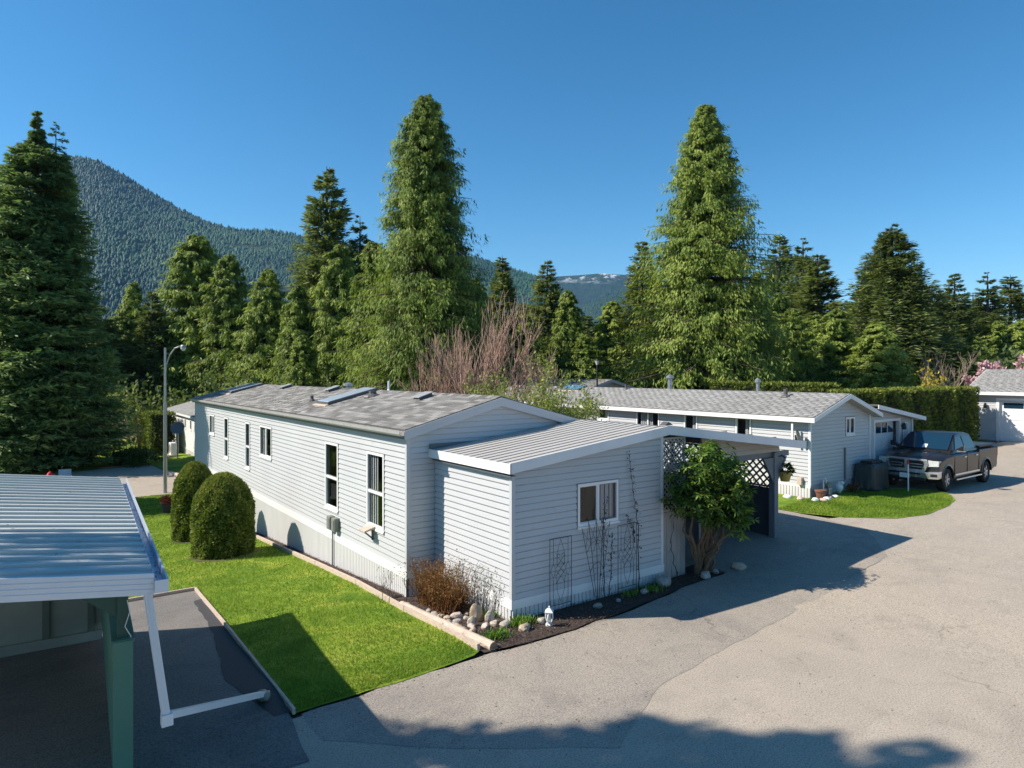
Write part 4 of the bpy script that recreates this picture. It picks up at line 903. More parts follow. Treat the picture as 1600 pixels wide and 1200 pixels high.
# ================= generic neighbour home =================
def home(root, X0, X1, Y0, Y1, zb, ze, zr, rx, mat, wins_side, roofm, skirtz, ovx=.30, ovy=.30, lap=.115, gable_wins=(), gable_clip=None, trim='white'):
    """side wall X=X0 facing -X, gable end Y=Y0 facing -Y"""
    m = MB(); wallbox(m, 'X', X0+.012, .09, Y0, Y1, skirtz, ze-.02, wins_side); wallbox(m, 'Y', Y0+.012, .09, X0+.1, X1, skirtz, ze-.02, gable_wins)
    m.box(X1-.09, X1, Y0+.1, Y1, skirtz, ze-.02); m.box(X0+.1, X1-.09, Y1-.09, Y1, zb, ze-.02)
    m.prism([(X0+.03, ze-.02), (X1-.03, ze-.02), (rx, zr-.09)], 'Y', Y0+.014, Y0+.09); m.prism([(X0+.03, ze-.02), (X1-.03, ze-.02), (rx, zr-.09)], 'Y', Y1-.09, Y1-.01)
    m.box(X1-.06, X1-.01, Y0+.05, Y1, zb, skirtz); m.box(X0+.02, X1-.06, Y0+.03, Y0+.07, zb, skirtz); m.box(X0+.03, X0+.06, Y0+.07, Y1, zb, skirtz)
    wl = m.build('wall', mat, root)
    siding(wl, (X0+.012, Y0+.05), (0,1), (-1,0), Y1-Y0-.05, skirtz, ze-.04, lap, [(a-Y0-.05,b-Y0-.05,c,d) for a,b,c,d in wins_side], mat, single=False)
    def cg(z):
        if z < ze-.05: return (.05, X1-X0)
        t = (z-ze+.05)/(zr-ze-.05); return None if t > .95 else ((rx-X0)*t+.05, (X1-X0)-(X1-rx)*t)
    siding(wl, (X0, Y0+.012), (1,0), (0,-1), X1-X0, skirtz, zr-.1, lap, [(a-X0,b-X0,c,d) for a,b,c,d in gable_wins], mat, single=False, clip=cg)
    m = MB(); m.box(X0-.022, X0+.05, Y0-.022, Y0+.05, skirtz-.02, ze-.03); m.build('corner_trim', M['white'], root)
    m = MB(); m.box(X0-.014, X0+.01, Y0-.012, Y1, skirtz-.08, skirtz); m.build('band_trim', M['white'], root)
    skirting(root, 'X', X0+.004, -1, Y0, Y1, skirtz-.08, lambda y: zb, .1)
    x0, x1, ya, yb = X0-ovx, X1+ovx, Y0-ovy, Y1+ovy
    zl = ze+.03; s = (zr-zl)/(rx-x0)
    m = MB(); m.hexa([(x0,ya,zl-.05),(rx,ya,zr-.05),(rx,yb,zr-.05),(x0,yb,zl-.05),(x0,ya,zl),(rx,ya,zr),(rx,yb,zr),(x0,yb,zl)])
    m.hexa([(rx,ya,zr-.05),(x1,ya,zl-.05),(x1,yb,zl-.05),(rx,yb,zr-.05),(rx,ya,zr),(x1,ya,zl),(x1,yb,zl),(rx,yb,zr)]); r_ = m.build('roof', M['dkmetal'], root)
    shingles(r_, x0, zl+.002, rx, zr+.002, ya, yb, roofm, 0, tw=.33, ex=.14, seed=len(WM)); shingles(r_, x1, zl+.002, rx, zr+.002, ya, yb, roofm, 0, tw=.33, ex=.14, seed=9)
    m = MB(); fascia_run(m, [(x0-.004,zl-.012),(rx,zr-.012)], ya-.022, ya-.001, .14); fascia_run(m, [(rx,zr-.012),(x1+.004,zl-.012)], ya-.022, ya-.001, .14); m.build('fascia', M[trim], root)
    m = MB(); m.box(x0-.024, x0-.002, ya-.02, yb, zl-.16, zl-.015); m.build('fascia', M['whiteg'], root)
    m = MB(); m.hexa([(x0,ya,zl-.165),(rx,ya,zr-.17),(rx,Y0,zr-.17),(x0,Y0,zl-.165),(x0,ya,zl-.155),(rx,ya,zr-.158),(rx,Y0,zr-.158),(x0,Y0,zl-.155)])
    m.hexa([(rx,ya,zr-.17),(x1,ya,zl-.165),(x1,Y0,zl-.165),(rx,Y0,zr-.17),(rx,ya,zr-.158),(x1,ya,zl-.155),(x1,Y0,zl-.155),(rx,Y0,zr-.158)])
    m.box(x0, X0, Y0, yb, zl-.165, zl-.15); m.build('soffit', M['infill'], root)
    for a,b,c,d in wins_side: window(root, 'X', X0+.012, -1, a, b, c, d, 'v' if b-a > .7 else 'n', curtain=[(.3,.9)] if b-a > .7 else [(0,.45)], fw=.06)
    for a,b,c,d in gable_wins: window(root, 'Y', Y0+.012, -1, a, b, c, d, 'v', fw=.05)
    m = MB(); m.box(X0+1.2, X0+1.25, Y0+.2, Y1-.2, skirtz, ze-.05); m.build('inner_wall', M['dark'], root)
    return r_
h2 = thing('mobile_home', 'pale blue grey neighbouring home with skylight, flue pipes and a garage wing, truck in front', 'mobile home', (15.2, 10, .1))
rf2 = home(h2, 13.35, 17.0, 2.7, 20.5, .05, 2.60, 3.32, 15.2, M['siding_dk'], [(11.55,12.2,2.0,2.55),(8.8,10.0,1.75,2.53),(7.0,7.62,1.5,2.5),(4.78,5.40,1.5,2.5)], M['shingle2'], .50, gable_wins=[(15.45,16.02,1.95,2.53)])
z2 = lambda x: 2.63+(3.32-2.63)*(x-13.05)/2.15
skylight(h2, 14.62, 15.8-.62, 14.9, 16.3, z2, 0, M['skyglass2'])
vent_pipe(h2, 15.0, 12.2, z2(15.0), .22, .05); vent_pipe(h2, 14.74, 4.4, z2(14.74), .26, .07)
vent_pipe(h2, 15.6, 10.23, 3.2, .66, .10, 'steel', True); vent_pipe(h2, 15.5, 5.99, 3.22, .52, .065, 'steel', True)
# garage wing of the neighbouring home
G0, G1 = 17.0, 20.15
m = MB(); wallbox(m, 'Y', 2.712, .09, G0, G1, .08, 2.30, [(17.35,19.15,.08,2.28)]); m.prism([(G0,2.30),(G1,2.30),(G1,2.34),(G0,2.82)], 'Y', 2.714, 2.80); m.box(G1-.09, G1, 2.8, 8.5, .05, 2.3)
gw = m.build('garage_wall', M['siding_dk'], h2)
siding(gw, (G0, 2.712), (1,0), (0,-1), G1-G0, .12, 2.80, .115, [(.35,2.15,0,2.28)], M['siding_dk'], single=False, clip=lambda z: (0,3.15) if z < 2.33 else (0, max(.05, 3.15-(z-2.33)/.152)))
m = MB(); zz = lambda x: 2.92 - .150*(x-17.0)
for a, b in ((17.0, 20.55),):
    m.hexa([(a,2.40,zz(a)-.06),(b,2.40,zz(b)-.06),(b,8.8,zz(b)-.06),(a,8.8,zz(a)-.06),(a,2.40,zz(a)),(b,2.40,zz(b)),(b,8.8,zz(b)),(a,8.8,zz(a))])
m.build('garage_roof', M['dkmetal'], h2)
m = MB(); fascia_run(m, [(17.0,zz(17.0)-.01),(20.57,zz(20.57)-.01)], 2.374, 2.398, .14); m.build('fascia', M['white'], h2)
m = MB(); m.hexa([(17,2.4,zz(17)-.15),(20.5,2.4,zz(20.5)-.15),(20.5,2.7,zz(20.5)-.15),(17,2.7,zz(17)-.15),(17,2.4,zz(17)-.14),(20.5,2.4,zz(20.5)-.14),(20.5,2.7,zz(20.5)-.14),(17,2.7,zz(17)-.14)]); m.build('soffit', M['infill'], h2)
m = MB(); m.box(16.97, 17.03, 2.66, 2.70, .05, 2.62); m.build('corner_trim', M['white'], h2)
m = MB(); m.box(20.12, 20.18, 2.66, 2.70, .05, 2.32); m.build('corner_trim', M['white'], h2)
m = MB(); m.box(17.27,17.35,2.66,2.72,.08,2.36); m.box(19.15,19.23,2.66,2.72,.08,2.36); m.box(17.35,19.15,2.66,2.72,2.28,2.36); m.build('door_casing', M['white'], h2)
gd = MB(); gd.box(17.35, 19.15, 2.90, 2.94, .08, 2.28); gdo = gd.build('garage_door', M['whiteg'], h2)
for r in range(4):
    for c in range(4):
        xa, za = 17.40+c*.437, .13+r*.535
        if r < 3: m = MB(); m.box(xa+.03, xa+.39, 2.885, 2.90, za+.05, za+.48); m.build('door_panel', M['whiteg'], gdo, bevel=.012)
        else:
            hh = (.25,.36,.36,.25)[c]; m = MB()
            m.prism([(xa+.04,za+.12),(xa+.38,za+.12),(xa+.38,za+.12+(hh if c < 2 else hh*.45 if c == 3 else hh)),(xa+.04,za+.12+(hh*.45 if c == 0 else hh))], 'Y', 2.884, 2.90); m.build('door_pane', M['carglass'], gdo)
window(h2, 'Y', 2.712, -1, 19.42, 19.82, 1.15, 2.2, 'n', fw=.04)
m = MB(); m.lathe([(.06,0),(.08,.05),(.06,.2),(.02,.25)], (19.33,2.6,1.95), 8); m.box(19.30,19.36,2.6,2.7,2.05,2.12); m.build('wall_light', M['black'], h2)
m = MB(); m.tube([(15.35,2.66,.5),(15.35,2.66,1.55)], .03, 6); m.build('conduit', M['postgrey'], h2)

# other buildings behind
h3 = thing('mobile_home', 'brownish grey roof of a home showing just beyond the blue skylight roof', 'mobile home', (22.5, 26, 0))
home(h3, 20.5, 24.6, 21.0, 38, .0, 2.92, 3.58, 22.5, M['boardb'], [], M['shingle'], .5, trim='boardb')
h5 = thing('shed', 'low grey roof glimpsed through the bare reddish shrub', 'shed', (15, 31, -.6))
home(h5, 13.0, 17.0, 27.0, 36, -.9, 2.45, 3.05, 15.0, M['siding_dk'], [], M['shingle2'], .2)
h4 = thing('mobile_home', 'white sided home with grey roof beyond the lane, behind the street lamp', 'mobile home', (4.8, 42, -1.6))
home(h4, 2.72, 6.9, 34.5, 49.8, -1.7, 1.10, 1.80, 4.8, M['white'], [(46.0,46.5,-.3,.75),(42.3,42.8,.1,.8),(40.4,40.9,.1,.8)], M['shingle2'], -1.2, ovx=.2)
vent_pipe(h4, 3.9, 40.5, 1.45, .3, .08)
gr = thing('garage', 'white sided garage with a white overhead door at the right edge', 'garage', (40.5, 3.5, .1))
m = MB(); wallbox(m, 'X', 38.512, .1, -3, 7.2, .05, 2.85, [(1.0,5.95,.05,2.42)]); m.box(38.6,44.5,7.1,7.2,.05,2.85); m.box(38.6,44.5,-3,-2.9,.05,2.85); m.box(44.4,44.5,-2.9,7.1,.05,2.85)
m.prism([(38.6,2.85),(44.5,2.85),(41.5,4.02)], 'Y', 7.10, 7.19); m.prism([(38.6,2.85),(44.5,2.85),(41.5,4.02)], 'Y', -3, -2.9)
gwl = m.build('wall', M['siding_dk'], gr)
siding(gwl, (38.512, -3), (0,1), (-1,0), 10.2, .15, 2.80, .13, [(4.0,8.95,0,2.42)], M['siding_dk'], single=False)
m = MB(); m.box(38.49, 38.53, 7.15, 7.22, .05, 2.85); m.build('corner_trim', M['white'], gr)
m = MB(); m.hexa([(38.1,-3.4,2.84),(41.5,-3.4,4.14),(41.5,7.6,4.14),(38.1,7.6,2.84),(38.1,-3.4,2.90),(41.5,-3.4,4.20),(41.5,7.6,4.20),(38.1,7.6,2.90)])
m.hexa([(41.5,-3.4,4.14),(44.9,-3.4,2.84),(44.9,7.6,2.84),(41.5,7.6,4.14),(41.5,-3.4,4.20),(44.9,-3.4,2.90),(44.9,7.6,2.90),(41.5,7.6,4.20)]); r5 = m.build('roof', M['dkmetal'], gr)
shingles(r5, 38.1, 2.902, 41.5, 4.202, -3.4, 7.6, M['shingle2'], 0, tw=.4, ex=.16, seed=5)
m = MB(); m.box(38.05, 38.09, -3.4, 7.62, 2.72, 2.90); m.build('fascia', M['white'], gr)
m = MB(); fascia_run(m, [(38.1,2.89),(41.5,4.19),(44.9,2.89)], 7.602, 7.63, .15); m.build('fascia', M['white'], gr)
m = MB(); m.box(38.1,38.5,-3.3,7.5,2.70,2.72); m.build('soffit', M['infill'], gr)
m = MB(); m.box(38.46,38.5,5.95,6.10,.05,2.55); m.box(38.46,38.5,.85,1.0,.05,2.55); m.box(38.46,38.5,1.0,5.95,2.42,2.55); m.build('door_casing', M['white'], gr)
m = MB(); m.box(38.62,38.66,1.0,5.95,.05,2.42); gdd = m.build('garage_door', M['white'], gr)
for r in range(4):
    for c in range(4):
        ya_, za_ = 1.08+c*1.215, .10+r*.58; m = MB()
        if r < 3: m.box(38.60,38.62,ya_+.05,ya_+1.12,za_+.06,za_+.52); m.build('door_panel', M['white'], gdd)
        else: m.box(38.60,38.62,ya_+.12,ya_+1.05,za_+.14,za_+.44); m.build('door_pane', M['carglass'], gdd)
m = MB(); m.lathe([(.07,0),(.10,.06),(.07,.26),(.02,.32)], (38.35,6.6,1.95), 8); m.box(38.35,38.5,6.57,6.63,2.1,2.16); m.build('wall_light', M['black'], gr)
gN0 = np.vectorize(g)
# ================= green carport at the lower left =================
TC = Matrix.Translation((-5.41, -2.15, 0)) @ Matrix.Rotation(math.radians(-3.36), 4, 'Z')
gc = thing('green_carport', 'green walled carport with a pale ribbed metal roof in the lower left corner', 'carport', (-7.5, 1, 0))
LZ = lambda x: 2.235 - .12*x
rg = sub('roof', gc, (-7.5, 1, 2.4))
y = 0.0
while y < 6.6:
    m = MB(TC); wd = .255; prof = [(0,0),(0,.034),(.03,.034),(.045,.008),(wd*.5,.0),(wd-.014,.006),(wd-.014,-.02)]; V = []
    for x in (-5.2, 0): V += [(x, y+a, LZ(x)+b-.03) for a, b in prof]
    n = len(prof); m.add(V, [(i,(i+1)%n,n+(i+1)%n,n+i) for i in range(n)] + [tuple(range(n))[::-1], tuple(range(n,2*n))]); m.build('roof_pan', M['pan2'], rg); y += wd
m = MB(TC); m.hexa([(-5.2,-.03,LZ(-5.2)-.165),(0,-.03,LZ(0)-.165),(0,-.004,LZ(0)-.165),(-5.2,-.004,LZ(-5.2)-.165),(-5.2,-.03,LZ(-5.2)+.02),(0,-.03,LZ(0)+.02),(0,-.004,LZ(0)+.02),(-5.2,-.004,LZ(-5.2)+.02)]); fs = m.build('fascia', M['whiteg'], gc)
for q in (.045, .09, .135):
    m = MB(TC); m.hexa([(-5.2,-.036,LZ(-5.2)-.165+q),(0,-.036,LZ(0)-.165+q),(0,-.031,LZ(0)-.165+q),(-5.2,-.031,LZ(-5.2)-.165+q),(-5.2,-.036,LZ(-5.2)-.158+q),(0,-.036,LZ(0)-.158+q),(0,-.031,LZ(0)-.158+q),(-5.2,-.031,LZ(-5.2)-.158+q)]); m.build('fascia_rib', M['whiteg'], fs)
m = MB(TC); m.box(.002,.008,-.05,6.62,2.10,2.22); m.box(.008,.095,-.05,6.62,2.10,2.108); m.box(.095,.104,-.05,6.62,2.10,2.19); m.box(.002,.104,-.058,-.05,2.10,2.2); m.box(.095,.112,-.05,6.62,2.19,2.197)
g_ = m.build('gutter', M['bluegut'], gc)
m = MB(TC); m.box(.0,.11,-.066,-.058,2.09,2.2); m.build('gutter_end', M['white'], g_)
# knee wall, posts, beams, back wall
m = MB(TC); m.box(-.27,-.14,.60,6.2,0,1.48); kw = m.build('side_wall', M['greenp'], gc)
m = MB(TC); m.box(-.285,-.125,.585,.60,-.0,1.50); m.build('end_board', M['greenp'], kw)
m = MB(TC); m.box(-.30,-.11,.60,6.2,1.482,1.51); m.build('cap_rail', M['greenp'], kw)
for yy in (.66, 3.2, 6.0):
    m = MB(TC); m.box(-.25,-.16,yy,yy+.10,1.51,2.07); m.build('post', M['greend'], gc)
m = MB(TC); m.prism([(-.25,1.70),(-.25,2.05),(-.68,2.05)], 'Y', .68, .72); m.build('post_bracket', M['greend'], gc)
m = MB(TC); m.box(-.27,-.14,.62,6.3,2.05,2.19); m.build('beam', M['greend'], gc)
m = MB(TC); m.box(-5.0,-.38,.2,.26,2.0,2.06)
m = MB(TC); m.box(-5.2,-.26,6.05,6.12,-.4,2.1); bw = m.build('back_wall', M['beigep'], gc)
m = MB(TC); m.box(-5.2,-.275,5.98,6.05,-.4,-.12); m.build('base_board', M['beigep'], gc)
for q in (-4.6,-3.4,-2.2,-1.05,-.46): m = MB(TC); m.box(q,q+.09,5.99,6.05,-.12,2.1); m.build('stud', M['greyg'], bw)
for q in range(3):
    m = MB(TC); m.box(-5.1,-.36,1.2+q*2.1,1.26+q*2.1,2.10,2.2)
m = MB(TC); m.tube([(-.17,.66,1.86),(-.15,.64,1.75),(-.19,.64,1.62),(-.14,.63,1.52),(-.17,.62,1.40),(-.13,.60,1.33)], .004, 5); m.build('hanging_cord', M['plasticw'], gc)
rng = np.random.default_rng(77); n = 420; X = -rng.uniform(.02,5,n); Y = rng.uniform(.05,6.5,n); Z = np.array([LZ(q) for q in X])+.012
sel = rng.uniform(0,1,n) < .4; X = np.where(sel, rng.uniform(.02,.09,n), X); Z = np.where(sel, 2.115, Z)
A = rng.normal(0,1,(n,3))*np.array([1,1,.1]); A /= np.linalg.norm(A,axis=1,keepdims=True); B = np.cross(A, np.array([0,0,1])); s_ = (.028*rng.uniform(.3,1.5,n))[:,None]; C0 = np.stack([X,Y,Z],1)
P = np.stack([C0-A*s_*.5,C0+B*s_*.3,C0+A*s_*.5,C0-B*s_*.3],1).reshape(-1,3); R3 = np.array(TC.to_3x3()); P = P @ R3.T + np.array(TC.translation)
o = npmesh('leaf_litter', P, np.arange(n*4).reshape(n,4), M['chips'], gc, tuple(P[0]), rng.uniform(0,1,n)); o['kind'] = 'stuff'
# downspout and its extension on the ground
ds = thing('downspout', 'white downspout dropping from the blue gutter and running along the asphalt pad', 'downspout', (-5.3, -2.2, 0))
def rect_pipe(m, a, b, w_=.060, h_=.05): m.bar(a, b, w_, h_, up=(0,1,0))
A1 = Vector(W(-3.16, 5.83)+(2.10,)); A2 = Vector(W(-3.01, 5.86)+(.98,)); A3 = Vector(W(-3.03, 8.30)+(.04,))
m = MB(); rect_pipe(m, A1, A2)
for e in (-.022, 0, .022):
    d = Vector((C_, -S_, 0))*e; f = Vector((-S_, -C_, 0))*.030; m.bar(A1+d+f, A2+d+f, .008, .006)
m.build('vertical_pipe', M['white'], ds)
m = MB(); m.bar(A2+Vector((0,0,.03)), A3, .075, .06); m.build('extension_pipe', M['white'], ds)
m = MB(); m.bar(A2+Vector((0,0,.05)), A2+Vector((0,0,-.05)), .085, .09); m.build('elbow', M['white'], ds)

def rock(c, rx, ry, rz_, seed, name='garden_rock', mat=None, label=None, group=None, cat='rock', parent=None, sub_=3):
    bm = bmesh.new(); bmesh.ops.create_icosphere(bm, subdivisions=sub_, radius=1); rnd = random.Random(seed)
    from mathutils import noise as mn
    off = Vector((rnd.uniform(0,50),)*3)
    for v in bm.verts:
        k = 1 + .28*mn.noise(v.co*1.3+off) + .10*mn.noise(v.co*3.5+off)
        v.co = Vector((v.co.x*rx*k, v.co.y*ry*k, v.co.z*rz_*k))
    for i in range(7):                                       # broken faces
        d = Vector((rnd.uniform(-1,1), rnd.uniform(-1,1), rnd.uniform(-.2,1))).normalized(); lim = .62*(abs(d.x)*rx+abs(d.y)*ry+abs(d.z)*rz_)
        for v in bm.verts:
            q = v.co.dot(d)
            if q > lim: v.co -= d*(q-lim)*.8
    me = bpy.data.meshes.new(name); bm.to_mesh(me); bm.free(); me.materials.append(mat or M['stone']); me.polygons.foreach_set('use_smooth', [True]*len(me.polygons)); me.set_sharp_from_angle(angle=math.radians(22))
    o = bpy.data.objects.new(name, me); link(o, parent, Matrix.Translation(c) @ Matrix.Rotation(rnd.uniform(0,6.28), 4, 'Z'))
    if label: tag(o, label, cat, group)
    return o
rock(tuple(W(-3.03,8.18))+(.07,), .11, .08, .06, 5, 'paving_stone', M['meter'], 'small grey stone weighing down the end of the white downspout pipe', None, 'rock')

# ================= pickup truck (built facing -X) =================
TT = Matrix.Translation((17.12, 1.60, .12)) @ Matrix.Diagonal((.865,.95,.95,1))
tk = thing('pickup_truck', 'dark brown grey crew cab pickup truck with chrome grille and bumper', 'pickup truck', (20, 1.62, .12))
WB0, WB1, WR = .98, 4.64, .40
def arch(cx, r, n=10): return [(cx+r*math.cos(math.pi-math.pi*i/n), .42+r*math.sin(math.pi-math.pi*i/n)) for i in range(n+1)]
prof = [(.10,.62),(.46,.46)] + arch(WB0, .48) + [(1.6,.44),(4.05,.46)] + arch(WB1, .48) + [(5.5,.52),(5.76,.60),(5.80,1.36),(3.95,1.37),(3.9,1.30),(1.60,1.30),(1.45,1.30),(.9,1.265),(.35,1.19),(.16,1.10)]
def body_half(sgn):
    bm = bmesh.new(); n = len(prof); ys = [(0,.0),(.80,.0),(.93,.0),(.985,.0),(1.0,.0)]
    cols = []
    for y_, _ in ys:
        row = []
        for x_, z_ in prof:
            zz_ = z_; xx_ = x_
            if z_ > 1.05:                       # crown of bonnet and shoulder roll
                e = y_/1.0; zz_ = z_ - (.10*max(0, (e-.78)/.22)**2.0) - .02*e*e
                if x_ < .6: zz_ -= .02*e
            if x_ < .5: xx_ = x_ + .13*(y_**3)
            yy = y_*(.985 if z_ < .7 else 1.0)
            row.append(bm.verts.new((xx_, yy*sgn, zz_)))
        cols.append(row)
    for a in range(len(cols)-1):
        for i in range(n): bm.faces.new((cols[a][i], cols[a][(i+1)%n], cols[a+1][(i+1)%n], cols[a+1][i]))
    bm.faces.new(cols[-1])
    return bm
bm = body_half(-1); bm2 = body_half(1)
me = bpy.data.meshes.new('b'); bm2.to_mesh(me); bm.from_mesh(me); bpy.data.meshes.remove(me)
bmesh.ops.remove_doubles(bm, verts=bm.verts, dist=.0005); bmesh.ops.recalc_face_normals(bm, faces=bm.faces)
bmesh.ops.triangulate(bm, faces=[f for f in bm.faces if len(f.verts) > 4])
me = bpy.data.meshes.new('body'); bm.transform(TT); bm.to_mesh(me); bm.free(); me.materials.append(M['paint'])
me.polygons.foreach_set('use_smooth', [True]*len(me.polygons)); me.set_sharp_from_angle(angle=math.radians(28))
body = link(bpy.data.objects.new('body', me), tk)
def cabloft(m, st):          # stations (x, ybottom, zbottom, ytop, ztop)
    V = []
    for x, yb, zb, yt, zt in st: V += [(x,-yb,zb),(x,-yt,zt-.03),(x,-yt*.86,zt),(x,yt*.86,zt),(x,yt,zt-.03),(x,yb,zb)]
    n = 6; k = len(st); m.add(V, [(i*n+j, i*n+j+1, (i+1)*n+j+1, (i+1)*n+j) for i in range(k-1) for j in range(n-1)] + [tuple(range(n))[::-1], tuple((k-1)*n+j for j in range(n))])
m = MB(TT); cabloft(m, [(1.46,.93,1.26,.90,1.31),(1.95,.93,1.26,.80,1.66),(2.32,.93,1.26,.74,1.88),(2.75,.93,1.26,.73,1.925),(3.35,.93,1.26,.73,1.915),(3.62,.93,1.26,.74,1.87),(3.92,.93,1.26,.90,1.36)])
cab = m.build('cab', M['paint'], tk, smooth=True); cab.data.set_sharp_from_angle(angle=math.radians(30))
m = MB(TT); m.hexa([(1.53,-.80,1.365),(1.53,.80,1.365),(2.28,.70,1.865),(2.28,-.70,1.865),(1.51,-.80,1.385),(1.51,.80,1.385),(2.255,.70,1.885),(2.255,-.70,1.885)]); ws = m.build('windscreen', M['carglass'], tk)
m = MB(TT); m.hexa([(1.56,-.10,1.40),(1.56,.05,1.40),(1.72,.05,1.51),(1.72,-.10,1.51),(1.545,-.10,1.412),(1.545,.05,1.412),(1.705,.05,1.522),(1.705,-.10,1.522)]); m.build('paper_on_dash', M['plasticw'], ws)
m = MB(TT); m.hexa([(2.13,-.62,1.775),(2.13,-.42,1.775),(2.17,-.42,1.80),(2.17,-.62,1.80),(2.115,-.62,1.79),(2.115,-.42,1.79),(2.155,-.42,1.815),(2.155,-.62,1.815)]); m.build('sticker', M['plasticw'], ws)
for sg in (-1, 1):
    for a, b, t0, t1 in ((1.85,2.70,2.22,2.70),(2.80,3.72,2.80,3.50)):
        def yy(z): return sg*(.93-(.93-.74)*(z-1.26)/(1.88-1.26)+.006)
        m = MB(TT); P_ = [(a,1.36),(b,1.36),(t1,1.80),(t0,1.80)]
        m.hexa([(x,yy(z)-sg*.008,z) for x,z in P_]+[(x,yy(z)+sg*.004,z) for x,z in P_]); m.build('side_window', M['carglass'], tk)
    m = MB(TT); m.box(1.62,4.0,*(sorted((sg*.98,sg*1.06))),.34,.39); st_ = m.build('side_step', M['chrome'], tk, bevel=.008)
    m = MB(TT); m.box(1.62,3.9,*(sorted((sg*.996,sg*1.012))),.50,.56); m.build('sill_trim', M['chrome'], tk)
    for xd in (1.58, 2.75, 3.88): m = MB(TT); m.box(xd,xd+.012,*(sorted((sg*.985,sg*1.004))),.52,1.24); m.build('door_seam', M['black'], tk)
    for xd in (2.42, 3.52): m = MB(TT); m.box(xd,xd+.20,*(sorted((sg*.99,sg*1.03))),1.08,1.12); m.build('door_handle', M['chrome'], tk, bevel=.006)
    m = MB(TT); m.hexa([(1.76,sg*.95,1.36),(1.92,sg*.95,1.36),(1.90,sg*1.20,1.34),(1.74,sg*1.20,1.34),(1.76,sg*.95,1.40),(1.92,sg*.95,1.40),(1.90,sg*1.20,1.56),(1.74,sg*1.22,1.56)])
    mr = m.build('mirror', M['paint'] if sg < 0 else M['black'], tk, bevel=.015); m = MB(TT); m.box(1.73,1.90,*(sorted((sg*1.0,sg*1.23))),1.33,1.36); m.build('mirror_trim', M['chrome'], mr)
    # wheels
    for wx in (WB0, WB1):
        wy = sg*.86; m = MB(TT); m.lathe([(.24,-.13),(.33,-.14),(.385,-.12),(.40,-.08),(.40,.08),(.385,.12),(.33,.14),(.24,.13)], (wx,wy,WR), 28, 'Y', False); 
        wh = sub('wheel', tk, TT @ Vector((wx,wy,WR))); m.build('tyre', M['tyre'], wh, smooth=False)
        m = MB(TT); m.lathe([(.255,-.10),(.262,.10),(.245,.11),(.23,.05),(.05,.04),(.04,.04)] if sg > 0 else [(.04,-.04),(.05,-.04),(.23,-.05),(.245,-.11),(.262,-.10),(.255,.10)], (wx,wy,WR), 28, 'Y')
        for k_ in range(6):
            a = k_*math.pi/3+.2; p0 = (wx+.05*math.cos(a), wy+sg*.09, WR+.05*math.sin(a)); p1 = (wx+.24*math.cos(a), wy+sg*.10, WR+.24*math.sin(a)); m.bar(p0, p1, .055, .03, up=(0,1,0))
        m.lathe([(.065,-.03),(.065,.03)], (wx,wy+sg*.09,WR), 12, 'Y'); m.build('rim', M['alloy'], wh)
        m = MB(TT)
        for i in range(12):
            a0, a1 = math.pi*i/12, math.pi*(i+1)/12
            def q(r, a, y_): return (wx+r*math.cos(a), sg*y_, .42+r*math.sin(a))
            m.hexa([q(.475,a0,.97),q(.475,a1,.97),q(.475,a1,1.02),q(.475,a0,1.02),q(.53,a0,.97),q(.53,a1,.97),q(.53,a1,1.005),q(.53,a0,1.005)])
        m.build('wheel_arch', M['paint'], tk)
m = MB(TT); m.box(.5,5.5,-.72,.72,.30,.62); m.box(.4,1.5,-.66,.66,.5,.9); m.box(4.1,5.2,-.66,.66,.5,.95); m.build('underbody', M['black'], tk)
m = MB(TT); m.box(3.98,5.78,-.90,.90,1.375,1.40); m.build('tonneau_cover', M['tarp'], tk, bevel=.01)
m = MB(TT); m.box(3.96,5.80,-.985,-.91,1.35,1.395); m.box(3.96,5.80,.91,.985,1.35,1.395); m.build('bed_rail', M['black'], tk)
# bonnet bulges
for sg in (-1, 1):
    m = MB(TT); m.hexa([(.42,sg*.30,1.18),(.42,sg*.56,1.17),(1.44,sg*.62,1.28),(1.44,sg*.34,1.29),(.55,sg*.34,1.225),(.55,sg*.52,1.22),(1.42,sg*.58,1.325),(1.42,sg*.38,1.33)]); m.build('bonnet_bulge', M['paint'], tk, smooth=False, bevel=.012)
# front face
m = MB(TT); m.box(.085,.16,-.66,.66,1.06,1.13); m.box(.07,.16,-.60,.60,.70,.77)
for sg in (-1,1): m.bar((.10,sg*.60,1.10),(.11,sg*.64,.95),.07,.10); m.bar((.11,sg*.64,.95),(.10,sg*.56,.74),.07,.10)
m.box(.055,.10,-.05,.05,.77,1.06); grl = m.build('grille', M['chrome'], tk, bevel=.008)
m = MB(TT); m.box(.13,.18,-.60,.60,.77,1.06); m.build('grille_mesh', M['black'], grl)
for sg in (-1, 1):
    for z_ in (.84, .93): m = MB(TT); m.box(.10,.12,*(sorted((sg*.14,sg*.52))),z_,z_+.028); m.build('grille_bar', M['chrome'], grl)
text('grille_lettering', 'RAM', .13, M['chrome'], grl, TT @ Matrix.Translation((.052,0,.915)) @ Matrix(((0,0,-1,0),(-1,0,0,0),(0,1,0,0),(0,0,0,1))), .006)
for sg in (-1, 1):
    m = MB(TT); m.hexa([(.12,sg*.66,.88),(.24,sg*.98,.90),(.46,sg*.99,.92),(.30,sg*.66,.88),(.13,sg*.66,1.09),(.26,sg*.975,1.08),(.50,sg*.985,1.07),(.30,sg*.66,1.10)]); hl = m.build('headlight', M['lamp'], tk, bevel=.01)
    m = MB(TT); m.hexa([(.30,sg*.975,.93),(.44,sg*.994,.94),(.44,sg*.98,.94),(.30,sg*.96,.93),(.30,sg*.980,1.03),(.46,sg*.992,1.04),(.46,sg*.97,1.04),(.30,sg*.96,1.03)]); m.build('indicator', M['amber'], hl)
